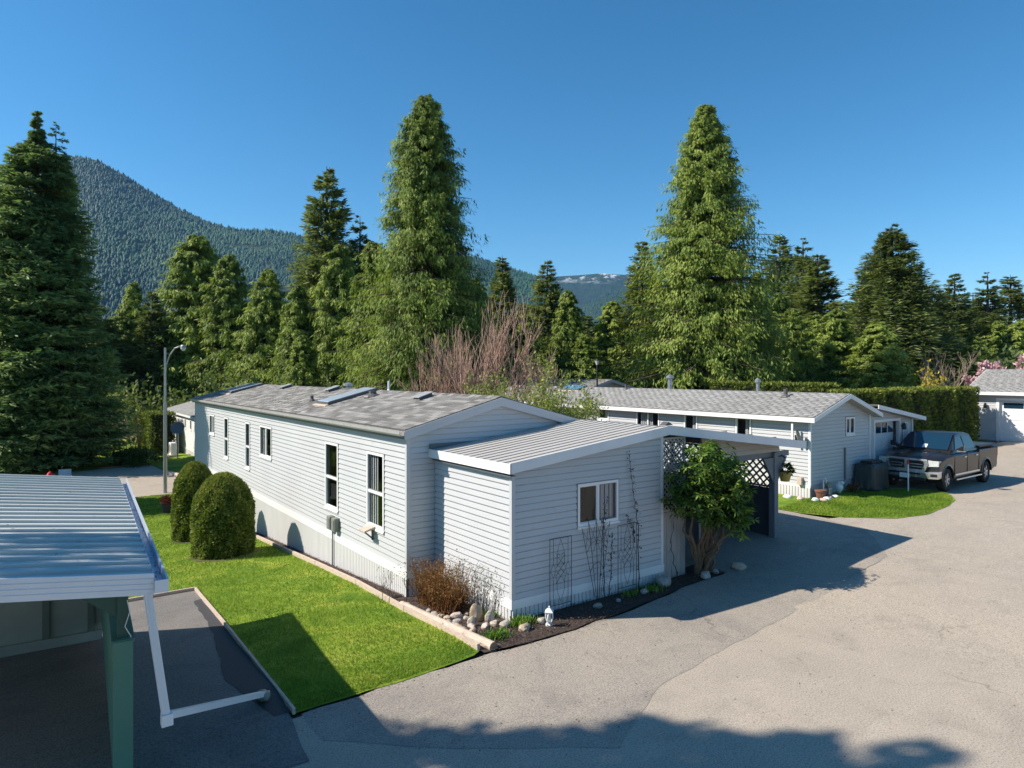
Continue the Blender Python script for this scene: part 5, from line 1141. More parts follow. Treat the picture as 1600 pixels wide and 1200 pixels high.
m = MB(TT); m.hexa([(.0,-.72,.50),(.0,.72,.50),(.20,.72,.50),(.20,-.72,.50),(-.02,-.74,.70),(-.02,.74,.70),(.20,.74,.70),(.20,-.74,.70)])
for sg in (-1,1): m.hexa([(.0,sg*.72,.48),(.16,sg*1.0,.48),(.42,sg*1.0,.50),(.2,sg*.72,.50),(-.02,sg*.74,.72),(.16,sg*1.01,.74),(.42,sg*1.01,.74),(.2,sg*.74,.72)])
bp = m.build('front_bumper', M['chrome'], tk, bevel=.012)
m = MB(TT); m.box(-.03,.05,-.50,.50,.60,.66); m.box(-.01,.1,-.62,.62,.40,.49); m.build('bumper_intake', M['black'], bp)
for sg in (-1, 1): m = MB(TT); m.hexa([(.02,sg*.80,.56),(.11,sg*.97,.56),(.2,sg*.97,.56),(.12,sg*.80,.56),(.02,sg*.80,.65),(.11,sg*.97,.65),(.2,sg*.97,.65),(.12,sg*.80,.65)]); m.build('fog_light', M['black'], bp)
m = MB(TT); m.box(-.045,-.032,-.16,.16,.46,.62); m.build('number_plate', M['plasticw'], bp)
m = MB(TT); m.box(5.78,5.92,-.95,.95,.50,.68); m.build('rear_bumper', M['chrome'], tk)
for sg in (-1, 1): m = MB(TT); m.box(5.74,5.81,*(sorted((sg*.90,sg*1.0))),.95,1.28); m.build('tail_light', M['red'], tk)
# driveway marker stakes
sk = thing('marker_stake', 'thin white marker stake with a red top on the grass in front of the truck', 'marker stake', (16.85, 1.38, .12), 'driveway marker stakes')
m = MB(); m.tube([(16.85,1.38,.1),(16.85,1.38,1.02)], .022, 6); m.build('stake', M['plasticw'], sk); m = MB(); m.tube([(16.85,1.38,1.02),(16.85,1.38,1.16)], .024, 6); m.build('reflector', M['red'], sk)
s2 = copy_tree(sk, Matrix.Translation((2.0, 1.35, -.05))); s2['label'] = 'thin white marker stake standing against the garage wing left of the truck'

# ================= clipped bushes, hedges =================
def egg(name, label, c, rx, ry, H, n, seed, mat='trim', leafs=.075, group=None, cat='bush', prof=None):
    rng = np.random.default_rng(seed); root = thing(name, label, cat, c, group)
    f = prof or (lambda t: np.where(t < .42, .92+.08*np.sin(t/.42*np.pi*.5), np.sqrt(np.clip(1-(np.maximum(t-.42,0)/.585)**2.0, 0, 1))))
    t = rng.uniform(0, 1, n)**.9; az = rng.uniform(0, 6.283, n); r = f(t)
    bump_ = 1+.035*np.sin(az*4+t*9+seed)+.03*np.sin(az*9-t*17)+rng.normal(0,.022,n)
    r = r*bump_; depth_ = 1-np.abs(rng.normal(0,.045,n)); 
    top = rng.uniform(0,1,n) < .18                             # extra cover for the crown top
    C0 = np.stack([c[0]+rx*r*depth_*np.cos(az), c[1]+ry*r*depth_*np.sin(az), c[2]+H*(t*.985+.015)], 1)
    Nn = np.stack([np.cos(az)*np.clip(1.2-t,.2,1), np.sin(az)*np.clip(1.2-t,.2,1), (t-.35)*1.3], 1)
    A = Nn*.55 + rng.normal(0,.5,(n,3)) + np.array([0,0,.35]); A /= np.linalg.norm(A,axis=1,keepdims=True); B = np.cross(A, rng.normal(0,1,(n,3))); B /= np.linalg.norm(B,axis=1,keepdims=True)
    s = leafs*rng.uniform(.5,1.3,n)[:,None]
    P = np.stack([C0-A*s*.3, C0+B*s*.3, C0+A*s*.7, C0-B*s*.3],1).reshape(-1,3); F = np.arange(n*4).reshape(n,4)
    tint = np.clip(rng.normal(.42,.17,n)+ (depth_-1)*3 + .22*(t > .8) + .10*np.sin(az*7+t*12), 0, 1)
    npmesh('foliage', P, F, M[mat], root, c, tint)
    m = MB(); m.lathe([(max(.02, float(f(np.array([q]))[0])*rx*.90), q*H*.97) for q in (.01,.2,.4,.6,.75,.87,.95)], (c[0],c[1],c[2]), 20); m.build('dark_core', M['drape'], root, smooth=True)  # solid dark core; its colour paints the shade between the leaves
    m = MB(); m.tube([(c[0],c[1],c[2]-.1),(c[0],c[1],c[2]+.3)], .08, 8); m.build('stem', M['bark'], root)
    return root
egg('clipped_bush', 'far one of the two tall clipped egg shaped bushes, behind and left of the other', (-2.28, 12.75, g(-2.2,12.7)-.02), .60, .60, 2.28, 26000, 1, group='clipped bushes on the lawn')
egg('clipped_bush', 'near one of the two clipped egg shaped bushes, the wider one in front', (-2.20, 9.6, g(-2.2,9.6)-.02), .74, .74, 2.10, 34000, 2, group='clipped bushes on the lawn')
for c in ((-2.28,12.75,.68),(-2.2,9.6,.86)):
    bm = bmesh.new(); bmesh.ops.create_circle(bm, cap_ends=True, segments=30, radius=c[2]*.93)
    for v in bm.verts: v.co.x *= 1+.12*math.sin(v.index*2.1); v.co.y -= .10; v.co.z = g(c[0]+v.co.x, c[1]+v.co.y)+.018-g(c[0],c[1])
    me = bpy.data.meshes.new('bare_soil_ring'); bm.to_mesh(me); bm.free(); me.materials.append(M['dirt']); o = link(bpy.data.objects.new('bare_soil', me), None, Matrix.Translation((c[0],c[1],g(c[0],c[1])))); tag(o, kind='structure')
def hedgebox(label, x0, x1, y0, y1, z0, z1, n, seed, size=.16):
    rng = np.random.default_rng(seed); root = thing('hedge', label, 'hedge', ((x0+x1)/2,(y0+y1)/2,z0))
    Ax, Ay, Az = x1-x0, y1-y0, z1-z0; ar = np.array([Ay*Az, Ay*Az, Ax*Az, Ax*Az, Ax*Ay]); fc = rng.choice(5, n, p=ar/ar.sum())
    u = rng.uniform(0,1,n); v = rng.uniform(0,1,n); X = np.where(fc==0,x0,np.where(fc==1,x1,x0+u*Ax)); Y = np.where(fc==2,y0,np.where(fc==3,y1,y0+np.where(fc<2,u,v)*Ay)); Z = np.where(fc==4,z1,z0+v*Az)
    b = .10*np.sin(X*2.3+Y*1.9)+.07*np.sin(Z*3+X*5+Y*4); Nn = np.zeros((n,3)); Nn[fc==0,0]=-1; Nn[fc==1,0]=1; Nn[fc==2,1]=-1; Nn[fc==3,1]=1; Nn[fc==4,2]=1
    C0 = np.stack([X,Y,Z],1)+Nn*(b*.9-np.abs(rng.normal(0,.09,n)))[:,None]*np.where(fc==4,.35,1)[:,None]
    A = Nn*.5+rng.normal(0,.5,(n,3))+np.array([0,0,.3]); A /= np.linalg.norm(A,axis=1,keepdims=True); B = np.cross(A, rng.normal(0,1,(n,3))); B /= np.linalg.norm(B,axis=1,keepdims=True)
    s = size*rng.uniform(.5,1.3,n)[:,None]; P = np.stack([C0-A*s*.3,C0+B*s*.3,C0+A*s*.7,C0-B*s*.3],1).reshape(-1,3)
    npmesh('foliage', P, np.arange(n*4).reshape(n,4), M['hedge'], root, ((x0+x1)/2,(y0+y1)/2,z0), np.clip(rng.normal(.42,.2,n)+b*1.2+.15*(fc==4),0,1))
    m = MB(); m.box(x0+.18,x1-.18,y0+.18,y1-.18,z0,z1-.14); m.build('dark_core', M['drape'], root); return root  # dark block inside, painting the hedge's inner shade
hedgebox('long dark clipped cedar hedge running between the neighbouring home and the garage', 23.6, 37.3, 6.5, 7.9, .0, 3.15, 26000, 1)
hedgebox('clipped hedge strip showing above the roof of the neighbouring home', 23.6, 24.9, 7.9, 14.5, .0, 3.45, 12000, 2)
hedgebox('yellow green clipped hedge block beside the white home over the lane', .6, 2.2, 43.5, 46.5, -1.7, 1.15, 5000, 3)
# loose shrubs
def blob_shrub(name, label, c, r, n, size, mat, seed, squash=.7, cat='shrub', parts=14, stems='bark', hstem=.5):
    rng = np.random.default_rng(seed); root = thing(name, label, cat, c); PP=[];TT_=[]; off = 0; FF=[]
    for i in range(parts):
        a = rng.uniform(0,6.28); q = r*rng.uniform(0,.75); cc = (c[0]+q*math.cos(a), c[1]+q*math.sin(a), c[2]+r*squash*rng.uniform(.35,1.0))
        P, F, t = leafball(cc, r*rng.uniform(.28,.5), n//parts, size, seed*31+i, squash, .3); PP.append(P); FF.append(F+off); off += len(P); TT_.append(np.clip(t*.8+rng.uniform(-.15,.2),0,1))
    npmesh('foliage', np.concatenate(PP), np.concatenate(FF), M[mat], root, c, np.concatenate(TT_))
    m = MB()
    for i in range(7): a = i*.9; m.tube([(c[0],c[1],c[2]),(c[0]+r*.4*math.cos(a),c[1]+r*.4*math.sin(a),c[2]+r*squash*hstem),(c[0]+r*.6*math.cos(a),c[1]+r*.6*math.sin(a),c[2]+r*squash)], [.03,.02,.008], 5)
    m.build('stems', M[stems], root); return root
blob_shrub('juniper', 'low spreading juniper at the edge of the lane right of the big spruce', (-1.0, 38.2, -1.65), 1.9, 5200, .16, 'juniper', 3, .42)
blob_shrub('juniper', 'low juniper half hidden under the big spruce', (-4.2, 39.0, -1.65), 2.0, 4000, .18, 'juniper', 4, .40)
# dense hidden understorey closing the view under the trees
def understorey(name, label, pts, n, seed, mat, zr):
    rng = np.random.default_rng(seed); PP=[];FF=[];TT_=[];off=0
    for (x,y,r) in pts:
        z0 = g(x,y)
        for k in range(5):
            P,F,t = leafball((x+rng.uniform(-r,r),y+rng.uniform(-r,r)*.5,z0+rng.uniform(.3,zr)), r*rng.uniform(.5,.9), n//5, .42, seed*77+k+off%97, .9, .2); PP.append(P);FF.append(F+off);off+=len(P);TT_.append(t*rng.uniform(.3,.9))
    o = npmesh(name, np.concatenate(PP), np.concatenate(FF), M[mat], None, (pts[0][0],pts[0][1],0), np.concatenate(TT_)); tag(o, label, 'undergrowth', kind='stuff')
pts = [W((px-800)/1050*d, d)+(3.0,) for px, d in [(x, 50+((x*37)%23)) for x in range(130, 1700, 34)]]
understorey('undergrowth', 'dark tangled undergrowth below the row of conifers', pts, 900, 3, 'fir', 4.5)

# ================= rhododendron =================
def branchy(m, p, d, L, r, depth, rnd, tips, spread=.5, kids=(2,3), up=.15, shrink=.72, segs=3):
    pts = [Vector(p)]; d = Vector(d).normalized()
    for i in range(segs):
        d = (d + Vector((rnd.uniform(-1,1),rnd.uniform(-1,1),rnd.uniform(-.5,1)))*.16 + Vector((0,0,up*.3))).normalized(); pts.append(pts[-1]+d*L/segs)
    m.tube(pts, [r*(1-.4*i/segs) for i in range(segs+1)], 5 if r > .012 else 3, caps=False)
    if depth == 0: tips.append((pts[-1], d)); return
    for k in range(rnd.randint(*kids)):
        nd = (d + Vector((rnd.uniform(-1,1),rnd.uniform(-1,1),rnd.uniform(-.6,.8)))*spread + Vector((0,0,up))).normalized()
        q = pts[-1] if k == 0 else pts[rnd.randint(max(1,segs-2), segs)]
        branchy(m, q, nd, L*shrink*rnd.uniform(.8,1.2), r*.62, depth-1, rnd, tips, spread, kids, up, shrink, segs)
rnd = random.Random(7); RH = Vector((4.55, -.08, 0)); rh = thing('rhododendron', 'large leafy rhododendron with bare leaning trunks by the carport opening', 'bush', RH)
blobs = [((4.15,-.05,1.85),.32),((4.55,-.15,2.10),.46),((5.0,-.1,2.15),.46),((4.9,-.3,1.72),.50),((5.35,-.15,1.72),.46),((5.3,-.35,1.35),.42),((4.6,-.2,1.55),.42),((5.5,-.1,1.40),.30),((4.95,0,1.25),.36),((4.95,-.05,2.42),.20),((4.1,.0,1.45),.28),((5.55,-.1,1.95),.28),((5.15,-.45,1.05),.26)]
blobs = [((c[0]-(.70 if c[0] > 4.3 else .42), c[1]-(.55 if c[0] > 4.3 else .30), c[2]+.11), r*.95) for c, r in blobs]
m = MB()
for i, (c, r) in enumerate(blobs):
    for k in range(2 if r > .4 else 1):
        e = Vector(c)+Vector((rnd.uniform(-1,1),rnd.uniform(-1,1),rnd.uniform(-.4,1)))*r*.6; p = RH+Vector((rnd.uniform(-.16,.16),rnd.uniform(-.14,.10),-.05))
        P_ = [p+(e-p)*t+Vector((rnd.uniform(-.07,.07),rnd.uniform(-.06,.06),.16*math.sin(math.pi*t)*(1 if k else .3))) for t in (0,.15,.3,.45,.6,.75,.9,1)]
        P_[0] = p; r0 = (.040,.020,.016)[k]; m.tube(P_, [r0*(1-.11*q) for q in range(8)], 6, False)
        for q in range(3):
            s0 = P_[rnd.randint(4,7)]; m.tube([s0, s0+Vector((rnd.uniform(-.2,.2),rnd.uniform(-.2,.2),rnd.uniform(.05,.25)))], [.008,.004], 3, False)
m.build('trunk', M['branch'], rh)
rng = np.random.default_rng(5); centers = []
wv = []
for (c, r) in blobs:
    k = int(72*r*r/.16); d = rng.normal(0,1,(k,3)); d /= np.linalg.norm(d,axis=1,keepdims=True); wv.append(np.array(c)+d*(r*rng.uniform(.5,1.10,k))[:,None])
wv = np.concatenate(wv); LV=[];LF=[];LT=[]
for w0 in wv:
    b = rng.uniform(.15,.85); ax = rng.normal(0,.35,3)+np.array([0,-.15,.9]); ax/=np.linalg.norm(ax); u_ = np.cross(ax,[.3,.9,.1]); u_/=np.linalg.norm(u_); v_ = np.cross(ax,u_); a0 = rng.uniform(0,6.28)
    for k in range(7):
        a = a0+k*.897+rng.uniform(-.2,.2); el = rng.uniform(-.5,.35); d = (u_*math.cos(a)+v_*math.sin(a))*math.cos(el)+ax*math.sin(el); s_ = np.cross(ax,d); s_/=np.linalg.norm(s_); l = rng.uniform(.10,.165); wd = l*.16
        q = len(LV); tip = w0+d*l-ax*l*.18; mid = w0+d*l*.55+ax*.004
        LV += [w0, mid+s_*wd, tip, mid-s_*wd]; LF.append((q,q+1,q+2,q+3)); LT.append(min(1,max(0,b+rng.normal(0,.12))))
npmesh('leaves', np.array(LV), np.array(LF), M['rhodo'], rh, tuple(RH), LT)
# white and grey stones in the shaded bed
for i, (x,y,s_) in enumerate([(4.35,-.38,.13),(5.35,-.42,.15),(3.35,-.22,.20),(4.75,-.30,.08)]):
    rock((x,y,.04+s_*.3), s_, s_*.7, s_*.6, 60+i, 'garden_rock', None, ['pale upright stone among the rhododendron trunks','whitish stone on the driveway edge right of the rhododendron','dark mossy lump of stone by the wall corner','tiny pale stone between the rhododendron trunks'][i], 'stones in the shaded bed')
rock((4.72,.02,.32), .12, .10, .30, 71, 'tree_stump', M['timber'], 'knobbly pale stump standing between the rhododendron trunks', None, 'stump')

# ================= bare shrubs and budding shrub =================
def bare(name, label, base, stems, L, r, depth, seed, mat, spread, tilt, cat='shrub', up=.25, kids=(2,4), shrink=.66, leafmat=None, leafn=0, leafs=.1):
    rnd = random.Random(seed); root = thing(name, label, cat, base); m = MB(); tips = []
    for i in range(stems):
        a = rnd.uniform(0,6.28); t_ = rnd.uniform(.05,tilt); d0 = Vector((math.cos(a)*t_, math.sin(a)*t_, 1)).normalized()
        branchy(m, Vector(base)+Vector((rnd.uniform(-.35,.35),rnd.uniform(-.35,.35),0)), d0, L*rnd.uniform(.7,1.15), r, depth, rnd, tips, spread, kids, up, shrink)
    A = np.array([tuple(p) for p in m.v]); 
    quads = np.array([f for f in m.f if len(f) == 4]); npmesh('branches', A, quads, M[mat], root, base)
    if leafmat:
        rng = np.random.default_rng(seed); T = np.array([tuple(p) for p, d in tips]); idx = rng.integers(0,len(T),leafn); C0 = T[idx]+rng.normal(0,.09,(leafn,3))
        A = rng.normal(0,.6,(leafn,3))+np.array([0,0,.5]); A/=np.linalg.norm(A,axis=1,keepdims=True); B=np.cross(A,rng.normal(0,1,(leafn,3))); B/=np.linalg.norm(B,axis=1,keepdims=True); s=leafs*rng.uniform(.5,1.2,leafn)[:,None]
        P=np.stack([C0,C0+A*s*.5+B*s*.28,C0+A*s,C0+A*s*.5-B*s*.28],1).reshape(-1,3); npmesh('foliage',P,np.arange(leafn*4).reshape(leafn,4),M[leafmat],root,base,rng.uniform(0,1,leafn))
    return root
bare('bare_shrub', 'left half of the big bare reddish shrub behind the main roof', (5.9, 12.4, -.6), 11, 2.05, .050, 4, 3, 'twigred', .62, .75, up=.14, kids=(2,5))
bare('bare_shrub', 'taller right half of the big bare reddish shrub, with upright whips', (7.3, 10.7, -.4), 12, 2.45, .055, 4, 8, 'twigred', .52, .58, up=.18, kids=(2,5))
bare('budding_shrub', 'shrub with fresh yellow green buds showing above the ridge of the main home', (5.0, 6.2, -.3), 12, 1.5, .025, 4, 5, 'twigtan', .5, .6, leafmat='buds', leafn=17000, leafs=.085)
bare('budding_shrub', 'rounder budding shrub against the wall of the neighbouring home', (6.6, 6.4, -.2), 9, 1.25, .022, 4, 15, 'twigtan', .55, .8, leafmat='buds', leafn=8000, leafs=.08)
bare('bare_tree', 'bare tan tree in front of the dark trees left of the garage', (43.5, 10.2, 0), 6, 2.0, .07, 4, 6, 'twigtan', .62, .8, 'tree', kids=(2,5))
bare('yellow_shrub', 'shrub with bright yellow green spring leaves behind the dark hedge', (39.8, 9.9, 0), 8, 1.65, .04, 3, 9, 'twigtan', .5, .45, leafmat='yellowl', leafn=1200, leafs=.2)
bare('blossom_tree', 'pink blossoming tree behind the left end of the garage roof', (45.6, 8.8, 0), 8, 1.75, .05, 3, 10, 'twigtan', .55, .8, 'tree', leafmat='pink', leafn=5200, leafs=.26)
bare('blossom_tree', 'pink blossoming tree behind the right part of the garage roof', (49.5, 7.6, 0), 8, 1.95, .05, 3, 11, 'twigtan', .55, .8, 'tree', leafmat='pink', leafn=5200, leafs=.26)
bare('sapling', 'pale budding sapling at the far end of the lawn beside the clipped hedge', (-.2, 47.0, -1.6), 4, 1.3, .05, 3, 12, 'twigtan', .4, .3, 'tree', leafmat='buds', leafn=700, leafs=.16)
bare('flowering_shrub', 'small shrub with pinkish twigs beside the big spruce', (-1.6, 46.5, -1.6), 8, 1.2, .03, 3, 13, 'twigred', .5, .7, leafmat='pink', leafn=420, leafs=.14)

# brown bush in the inside corner, grey leaved twigs beside it
rng = np.random.default_rng(9); n = 9500; bb = np.array([-.42, 1.50, -.10]); br = thing('brown_bush', 'dry rusty brown twiggy bush in the inside corner of the walls', 'bush', tuple(bb))
m = MB(); rnd = random.Random(4)
for i in range(520):
    a = rnd.uniform(0,6.28); t_ = rnd.uniform(.1,.85); l = rnd.uniform(.45,.84); d = Vector((math.cos(a)*t_*.8, math.sin(a)*t_*1.35, 1)).normalized(); p = Vector(bb)+Vector((rnd.uniform(-.22,.14),rnd.uniform(-.55,.50),0))
    q = p+d*l*.6; e = q+(d+Vector((rnd.uniform(-.4,.4),rnd.uniform(-.4,.4),-.1)))*l*.4; m.tube([p,q,e],[.006,.004,.002],3,False)
A = np.array([tuple(p) for p in m.v]); npmesh('twigs', A, np.array(m.f), M['brownleaf'], br, tuple(bb), rng.uniform(0,.6,len(m.f)))
ends = A[rng.integers(len(A)//3, len(A), n)]; C0 = ends+rng.normal(0,.035,(n,3)); A_ = rng.normal(0,.5,(n,3))+np.array([0,0,.6]); A_/=np.linalg.norm(A_,axis=1,keepdims=True); B=np.cross(A_,rng.normal(0,1,(n,3))); B/=np.linalg.norm(B,axis=1,keepdims=True); s=(.032*rng.uniform(.5,1.4,n))[:,None]
P=np.stack([C0,C0+A_*s*.5+B*s*.22,C0+A_*s,C0+A_*s*.5-B*s*.22],1).reshape(-1,3); npmesh('dry_leaves',P,np.arange(n*4).reshape(n,4),M['brownleaf'],br,tuple(bb),rng.uniform(0,1,n))
bare('grey_shrub', 'sparse grey leaved shrub against the sunny addition wall, over the stones', (-.25,.72,-.04), 8, .36, .007, 3, 21, 'vine', .5, .35, leafmat='greyleaf', leafn=700, leafs=.035)
bare('grey_shrub', 'wispy grey twigs at the white skirting left of the brown bush', (-.70,2.25,-.15), 5, .26, .006, 3, 22, 'vine', .5, .4, leafmat='greyleaf', leafn=200, leafs=.03)
# rocks of the corner bed
ROCKS = [(-.80,1.10,.10,'ochre round stone at the left end of the rock pile'),(-.56,.78,.11,'bright ochre stone in the middle of the rock pile'),(-.88,.86,.09,'white veined stone at the front left of the rock pile'),(-.42,.42,.17,'large upright grey slab in the rock pile'),(-.88,.55,.11,'long grey stone behind the timber edge'),(-.70,.55,.08,'small grey stone in front of the ochre one'),(-.86,.28,.10,'pale rounded stone next to the timber'),(-.62,.24,.09,'speckled stone below the upright slab'),(-.30,.20,.11,'flat beige stone right of the upright slab'),(-.50,.02,.10,'pale pinkish stone near the house corner'),(-.20,-.12,.12,'broad pink stone under the house corner'),(-.74,.0,.07,'small brown stone at the end of the rock pile'),(-.05,-.40,.12,'tan slab between the two green clumps'),(.35,-.32,.10,'orange brown stone left of the white lantern'),(-.92,1.75,.09,'whitish stone at the far left of the rock bed'),(-.86,1.98,.08,'small white stone beside the timber at the brown bush'),(-.75,1.38,.07,'small reddish stone below the brown bush'),(1.55,-.35,.09,'pale jagged stone in the shade of the fan trellis'),(2.05,-.33,.06,'small white stone in the dark bed'),(2.75,-.28,.09,'white stone under the leaning vine')]
for i,(x,y,s_,lb) in enumerate(ROCKS):
    up = 1.5 if 'upright' in lb else .62
    s_ *= .82
    rock((x,y,g(x,y)+.02+s_*up*.42), s_*(.55 if up>1 else 1.25), s_*.85, s_*up, 100+i, 'garden_rock', None, lb, 'stones of the corner bed')
rnd = random.Random(88)
for i in range(16):
    x, y = rnd.uniform(-.93,-.25), rnd.uniform(-.05,1.15); s_ = rnd.uniform(.04,.065)
    rock((x,y,g(x,y)+.03+s_*.2), s_*1.2, s_*.9, s_*.65, 300+i, 'garden_rock', None, 'small fist sized stone filling the gaps of the corner rock pile', 'small stones of the corner bed', sub_=2)
# bulbs' strap leaves
def clump(label, x, y, n, L, seed, mat='bulbleaf'):
    rng = np.random.default_rng(seed); V=[];F=[];z=g(x,y)+.03
    for i in range(n):
        a=rng.uniform(0,6.28); p=np.array([x+rng.normal(0,.10),y+rng.normal(0,.07),z]); l=L*rng.uniform(.6,1.2); t=rng.uniform(.2,.9); d=np.array([math.cos(a)*t,math.sin(a)*t,1]); d/=np.linalg.norm(d); w_=np.array([-math.sin(a),math.cos(a),0])*.006
        q=p+d*l*.6; e=q+(d*np.array([1,1,.2]))*l*.45; b=len(V); V+=[p-w_,p+w_,q+w_,q-w_,e]; F+=[(b,b+1,b+2,b+3),(b+3,b+2,b+4,b+4)]
    F=[f for f in F if f[2]!=f[3]]; o=npmesh('bulb_plant',np.array(V),np.array(F),M[mat],None,(x,y,z-.02),rng.uniform(0,1,len(F))); tag(o,label,'plant',kind='stuff')
clump('green strap leaved clump nearest to the end of the round timber', -.62, -.42, 260, .17, 1); clump('green strap leaved clump at the corner of the addition, beside the tan stones', .02, -.22, 280, .19, 2)
clump('small green clump below the grey shrub', -.15, .40, 110, .14, 3); clump('dark leafy clump in shade under the right trellis', 2.95, -.30, 200, .16, 4, 'rhodo'); clump('dark leafy clump left of the wall corner stone', 2.45, -.24, 160, .12, 5, 'rhodo')
# bark mulch
rng = np.random.default_rng(12); n = 15000
reg = rng.uniform(0,1,n); X = np.where(reg<.42, rng.uniform(-.86,-.60,n), np.where(reg<.85, rng.uniform(-.95,4.9,n), rng.uniform(-.98,-.02,n))); Y = np.where(reg<.42, 2.6+19*rng.uniform(0,1,n)**1.8, np.where(reg<.85, rng.uniform(-.84,-.03,n), rng.uniform(-.7,2.45,n)))
ok = ~((X>-.02)&(Y>-.03)); ok &= ~((Y<-.66)&(X>1.8)); ok &= ~((Y<-.46)&(X>3.4)); ok &= ~((X<-.58)&(X>-.62)&(Y>2.5)); X=X[ok];Y=Y[ok];n=len(X); Z=np.array([g(a,b) for a,b in zip(X,Y)])+.04+rng.uniform(0,.02,n)
A=rng.normal(0,1,(n,3))*np.array([1,1,.35]); A/=np.linalg.norm(A,axis=1,keepdims=True); B=np.cross(A,rng.normal(0,.4,(n,3))+np.array([0,0,1])); B/=np.linalg.norm(B,axis=1,keepdims=True); s=(.030*rng.uniform(.4,1.3,n))[:,None]; C0=np.stack([X,Y,Z],1)
P=np.stack([C0-A*s*.5,C0+B*s*.22,C0+A*s*.5,C0-B*s*.22],1).reshape(-1,3); o=npmesh('bark_mulch',P,np.arange(n*4).reshape(n,4),M['chips'],None,(0,0,0),rng.uniform(0,1,n)); tag(o,'dark bark mulch covering the planting beds','mulch',kind='stuff')
rng = np.random.default_rng(31); n = 2600                    # fallen bits on the asphalt
X = rng.uniform(-4.2, 16, n); Y = -.85-np.abs(rng.normal(0,1,n))*3.2; sel = rng.uniform(0,1,n) < .35; Y = np.where(sel, -.82-np.abs(rng.normal(0,.12,n)), Y); ok = ((Y < -.8) & (X < 10.5)) | (Y < -1.2); X, Y = X[ok], Y[ok]; n = len(X)
C0 = np.stack([X, Y, gN0(X, Y)+.006+rng.uniform(0,.004,n)], 1); A = rng.normal(0,1,(n,3))*np.array([1,1,.1]); A /= np.linalg.norm(A,axis=1,keepdims=True); B = np.cross(A, np.array([0,0,1])); s = (.020*rng.uniform(.3,1.5,n)**1.5)[:,None]
P = np.stack([C0-A*s*.5,C0+B*s*.25,C0+A*s*.5,C0-B*s*.25],1).reshape(-1,3); o = npmesh('leaf_debris', P, np.arange(n*4).reshape(n,4), M['chips'], None, (0,0,0), rng.uniform(0,1,n)); tag(o, 'small dark bits of bark and leaves scattered on the asphalt', 'debris', kind='stuff')
# landscape timbers
def timber(label, a, b, r=.055, round_=True):
    za, zb_ = g(*a)+.05, g(*b)+.05; m = MB(); A_, B_ = Vector(a+(za,)), Vector(b+(zb_,))
    nm = 'landscape_timber'
    if round_: m.tube([A_+(B_-A_)*t for t in (0,.25,.5,.75,1)], [r*k for k in (1,.97,1.02,.98,1)], 12)
    else: m.bar(A_, B_, .05, .10)
    o = m.build(nm, M['timber'], None, smooth=False); tag(o, label, 'timber edging'); return o
tm = timber('thick round log edging the rock bed, its sawn end at the driveway', (-.96,1.98), (-.86,-.74), .075)
m = MB(); d = Vector((.10,-2.72,0)).normalized(); p = Vector((-.86,-.74,.05)); m.tube([p+d*.001,p+d*.004], .072, 12); m.build('sawn_end', M['logend'], tm)
YY = [-.62, 1.75, 4.15, 6.55, 8.95, 11.35, 13.75, 16.2]
xe = lambda y: float(np.interp(y, [-.7,1.54,4.54,8.09,12.73,22], [-1.04,-1.03,-.86,-.88,-.90,-.90]))
for i in range(len(YY)-1):
    timber(['flat bleached plank beside the round log at the rock bed','second plank of the bed edging, starting past the round log','third plank of the bed edging along the lawn','fourth plank of the bed edging, near the wall bracket','fifth plank of the bed edging, opposite the near clipped bush','sixth plank of the bed edging, between the clipped bushes','farthest plank of the bed edging behind the bushes'][i], (xe(YY[i]),YY[i]), (xe(YY[i+1]-.02),YY[i+1]-.02), round_=False)
m = MB(); 
for (a,b) in (((-3.77,-.86),(-3.66,2.4)),((-3.655,2.42),(-3.52,6.1))):
    m = MB(); m.bar(Vector(a+(g(*a)+.035,)), Vector(b+(g(*b)+.035,)), .035, .07); o = m.build('edging_strip', M['timber']); tag(o, 'near strip of wood edging between asphalt and lawn' if a[1] < 0 else 'far strip of wood edging between asphalt and lawn', 'edging', 'wood edging of the carport pad')
m = MB(); m.bar((-4.75,6.14,g(-4,6)+.03),(-3.52,6.14,g(-3.6,6)+.03),.04,.06); o = m.build('edging_strip', M['timber']); tag(o,'short strip of wood edging across the far end of the asphalt pad','edging','wood edging of the carport pad')
m = MB(); m.tube([(.08,32.6,-1.55),(.28,31.6,-1.55),(.50,30.7,-1.55)], .12, 8); o = m.build('curb_log', M['timber']); tag(o,'pale curb log beside the street lamp at the lane corner','curb')
m = MB(); m.bar((-2.9,37.0,-1.60),(-.1,37.2,-1.60),.12,.14); o = m.build('curb_log', M['branch']); tag(o,'brown timber curb under the juniper','curb')

# ================= white garden lantern =================
LS = Matrix.Translation((.36,-.50,.02)) @ Matrix.Scale(.84, 4) @ Matrix.Translation((-.36,.50,-.03))
gl = thing('garden_lantern', 'small white garden lantern standing on the mulch', 'lantern', (.36,-.50,0)); c = (.36,-.50,.03)
m = MB(LS); m.lathe([(.07,0),(.075,.02),(.05,.04),(.045,.09)], c, 12); m.build('base', M['plasticw'], gl)
m = MB(LS); [m.tube([(c[0]+.055*math.cos(a),c[1]+.055*math.sin(a),c[2]+.08),(c[0]+.07*math.cos(a+.25),c[1]+.07*math.sin(a+.25),c[2]+.15),(c[0]+.06*math.cos(a+.5),c[1]+.06*math.sin(a+.5),c[2]+.25)], .014, 6) for a in (.3,1.87,3.44,5.01)]; m.build('frame', M['plasticw'], gl)
m = MB(LS); m.lathe([(.035,.08),(.04,.24)], c, 10); m.build('light', M['lamp'], gl)
m = MB(LS); m.lathe([(.105,.245),(.11,.262),(.05,.31),(.018,.33),(.022,.35),(.004,.37)], c, 4); m.build('cap', M['plasticw'], gl)

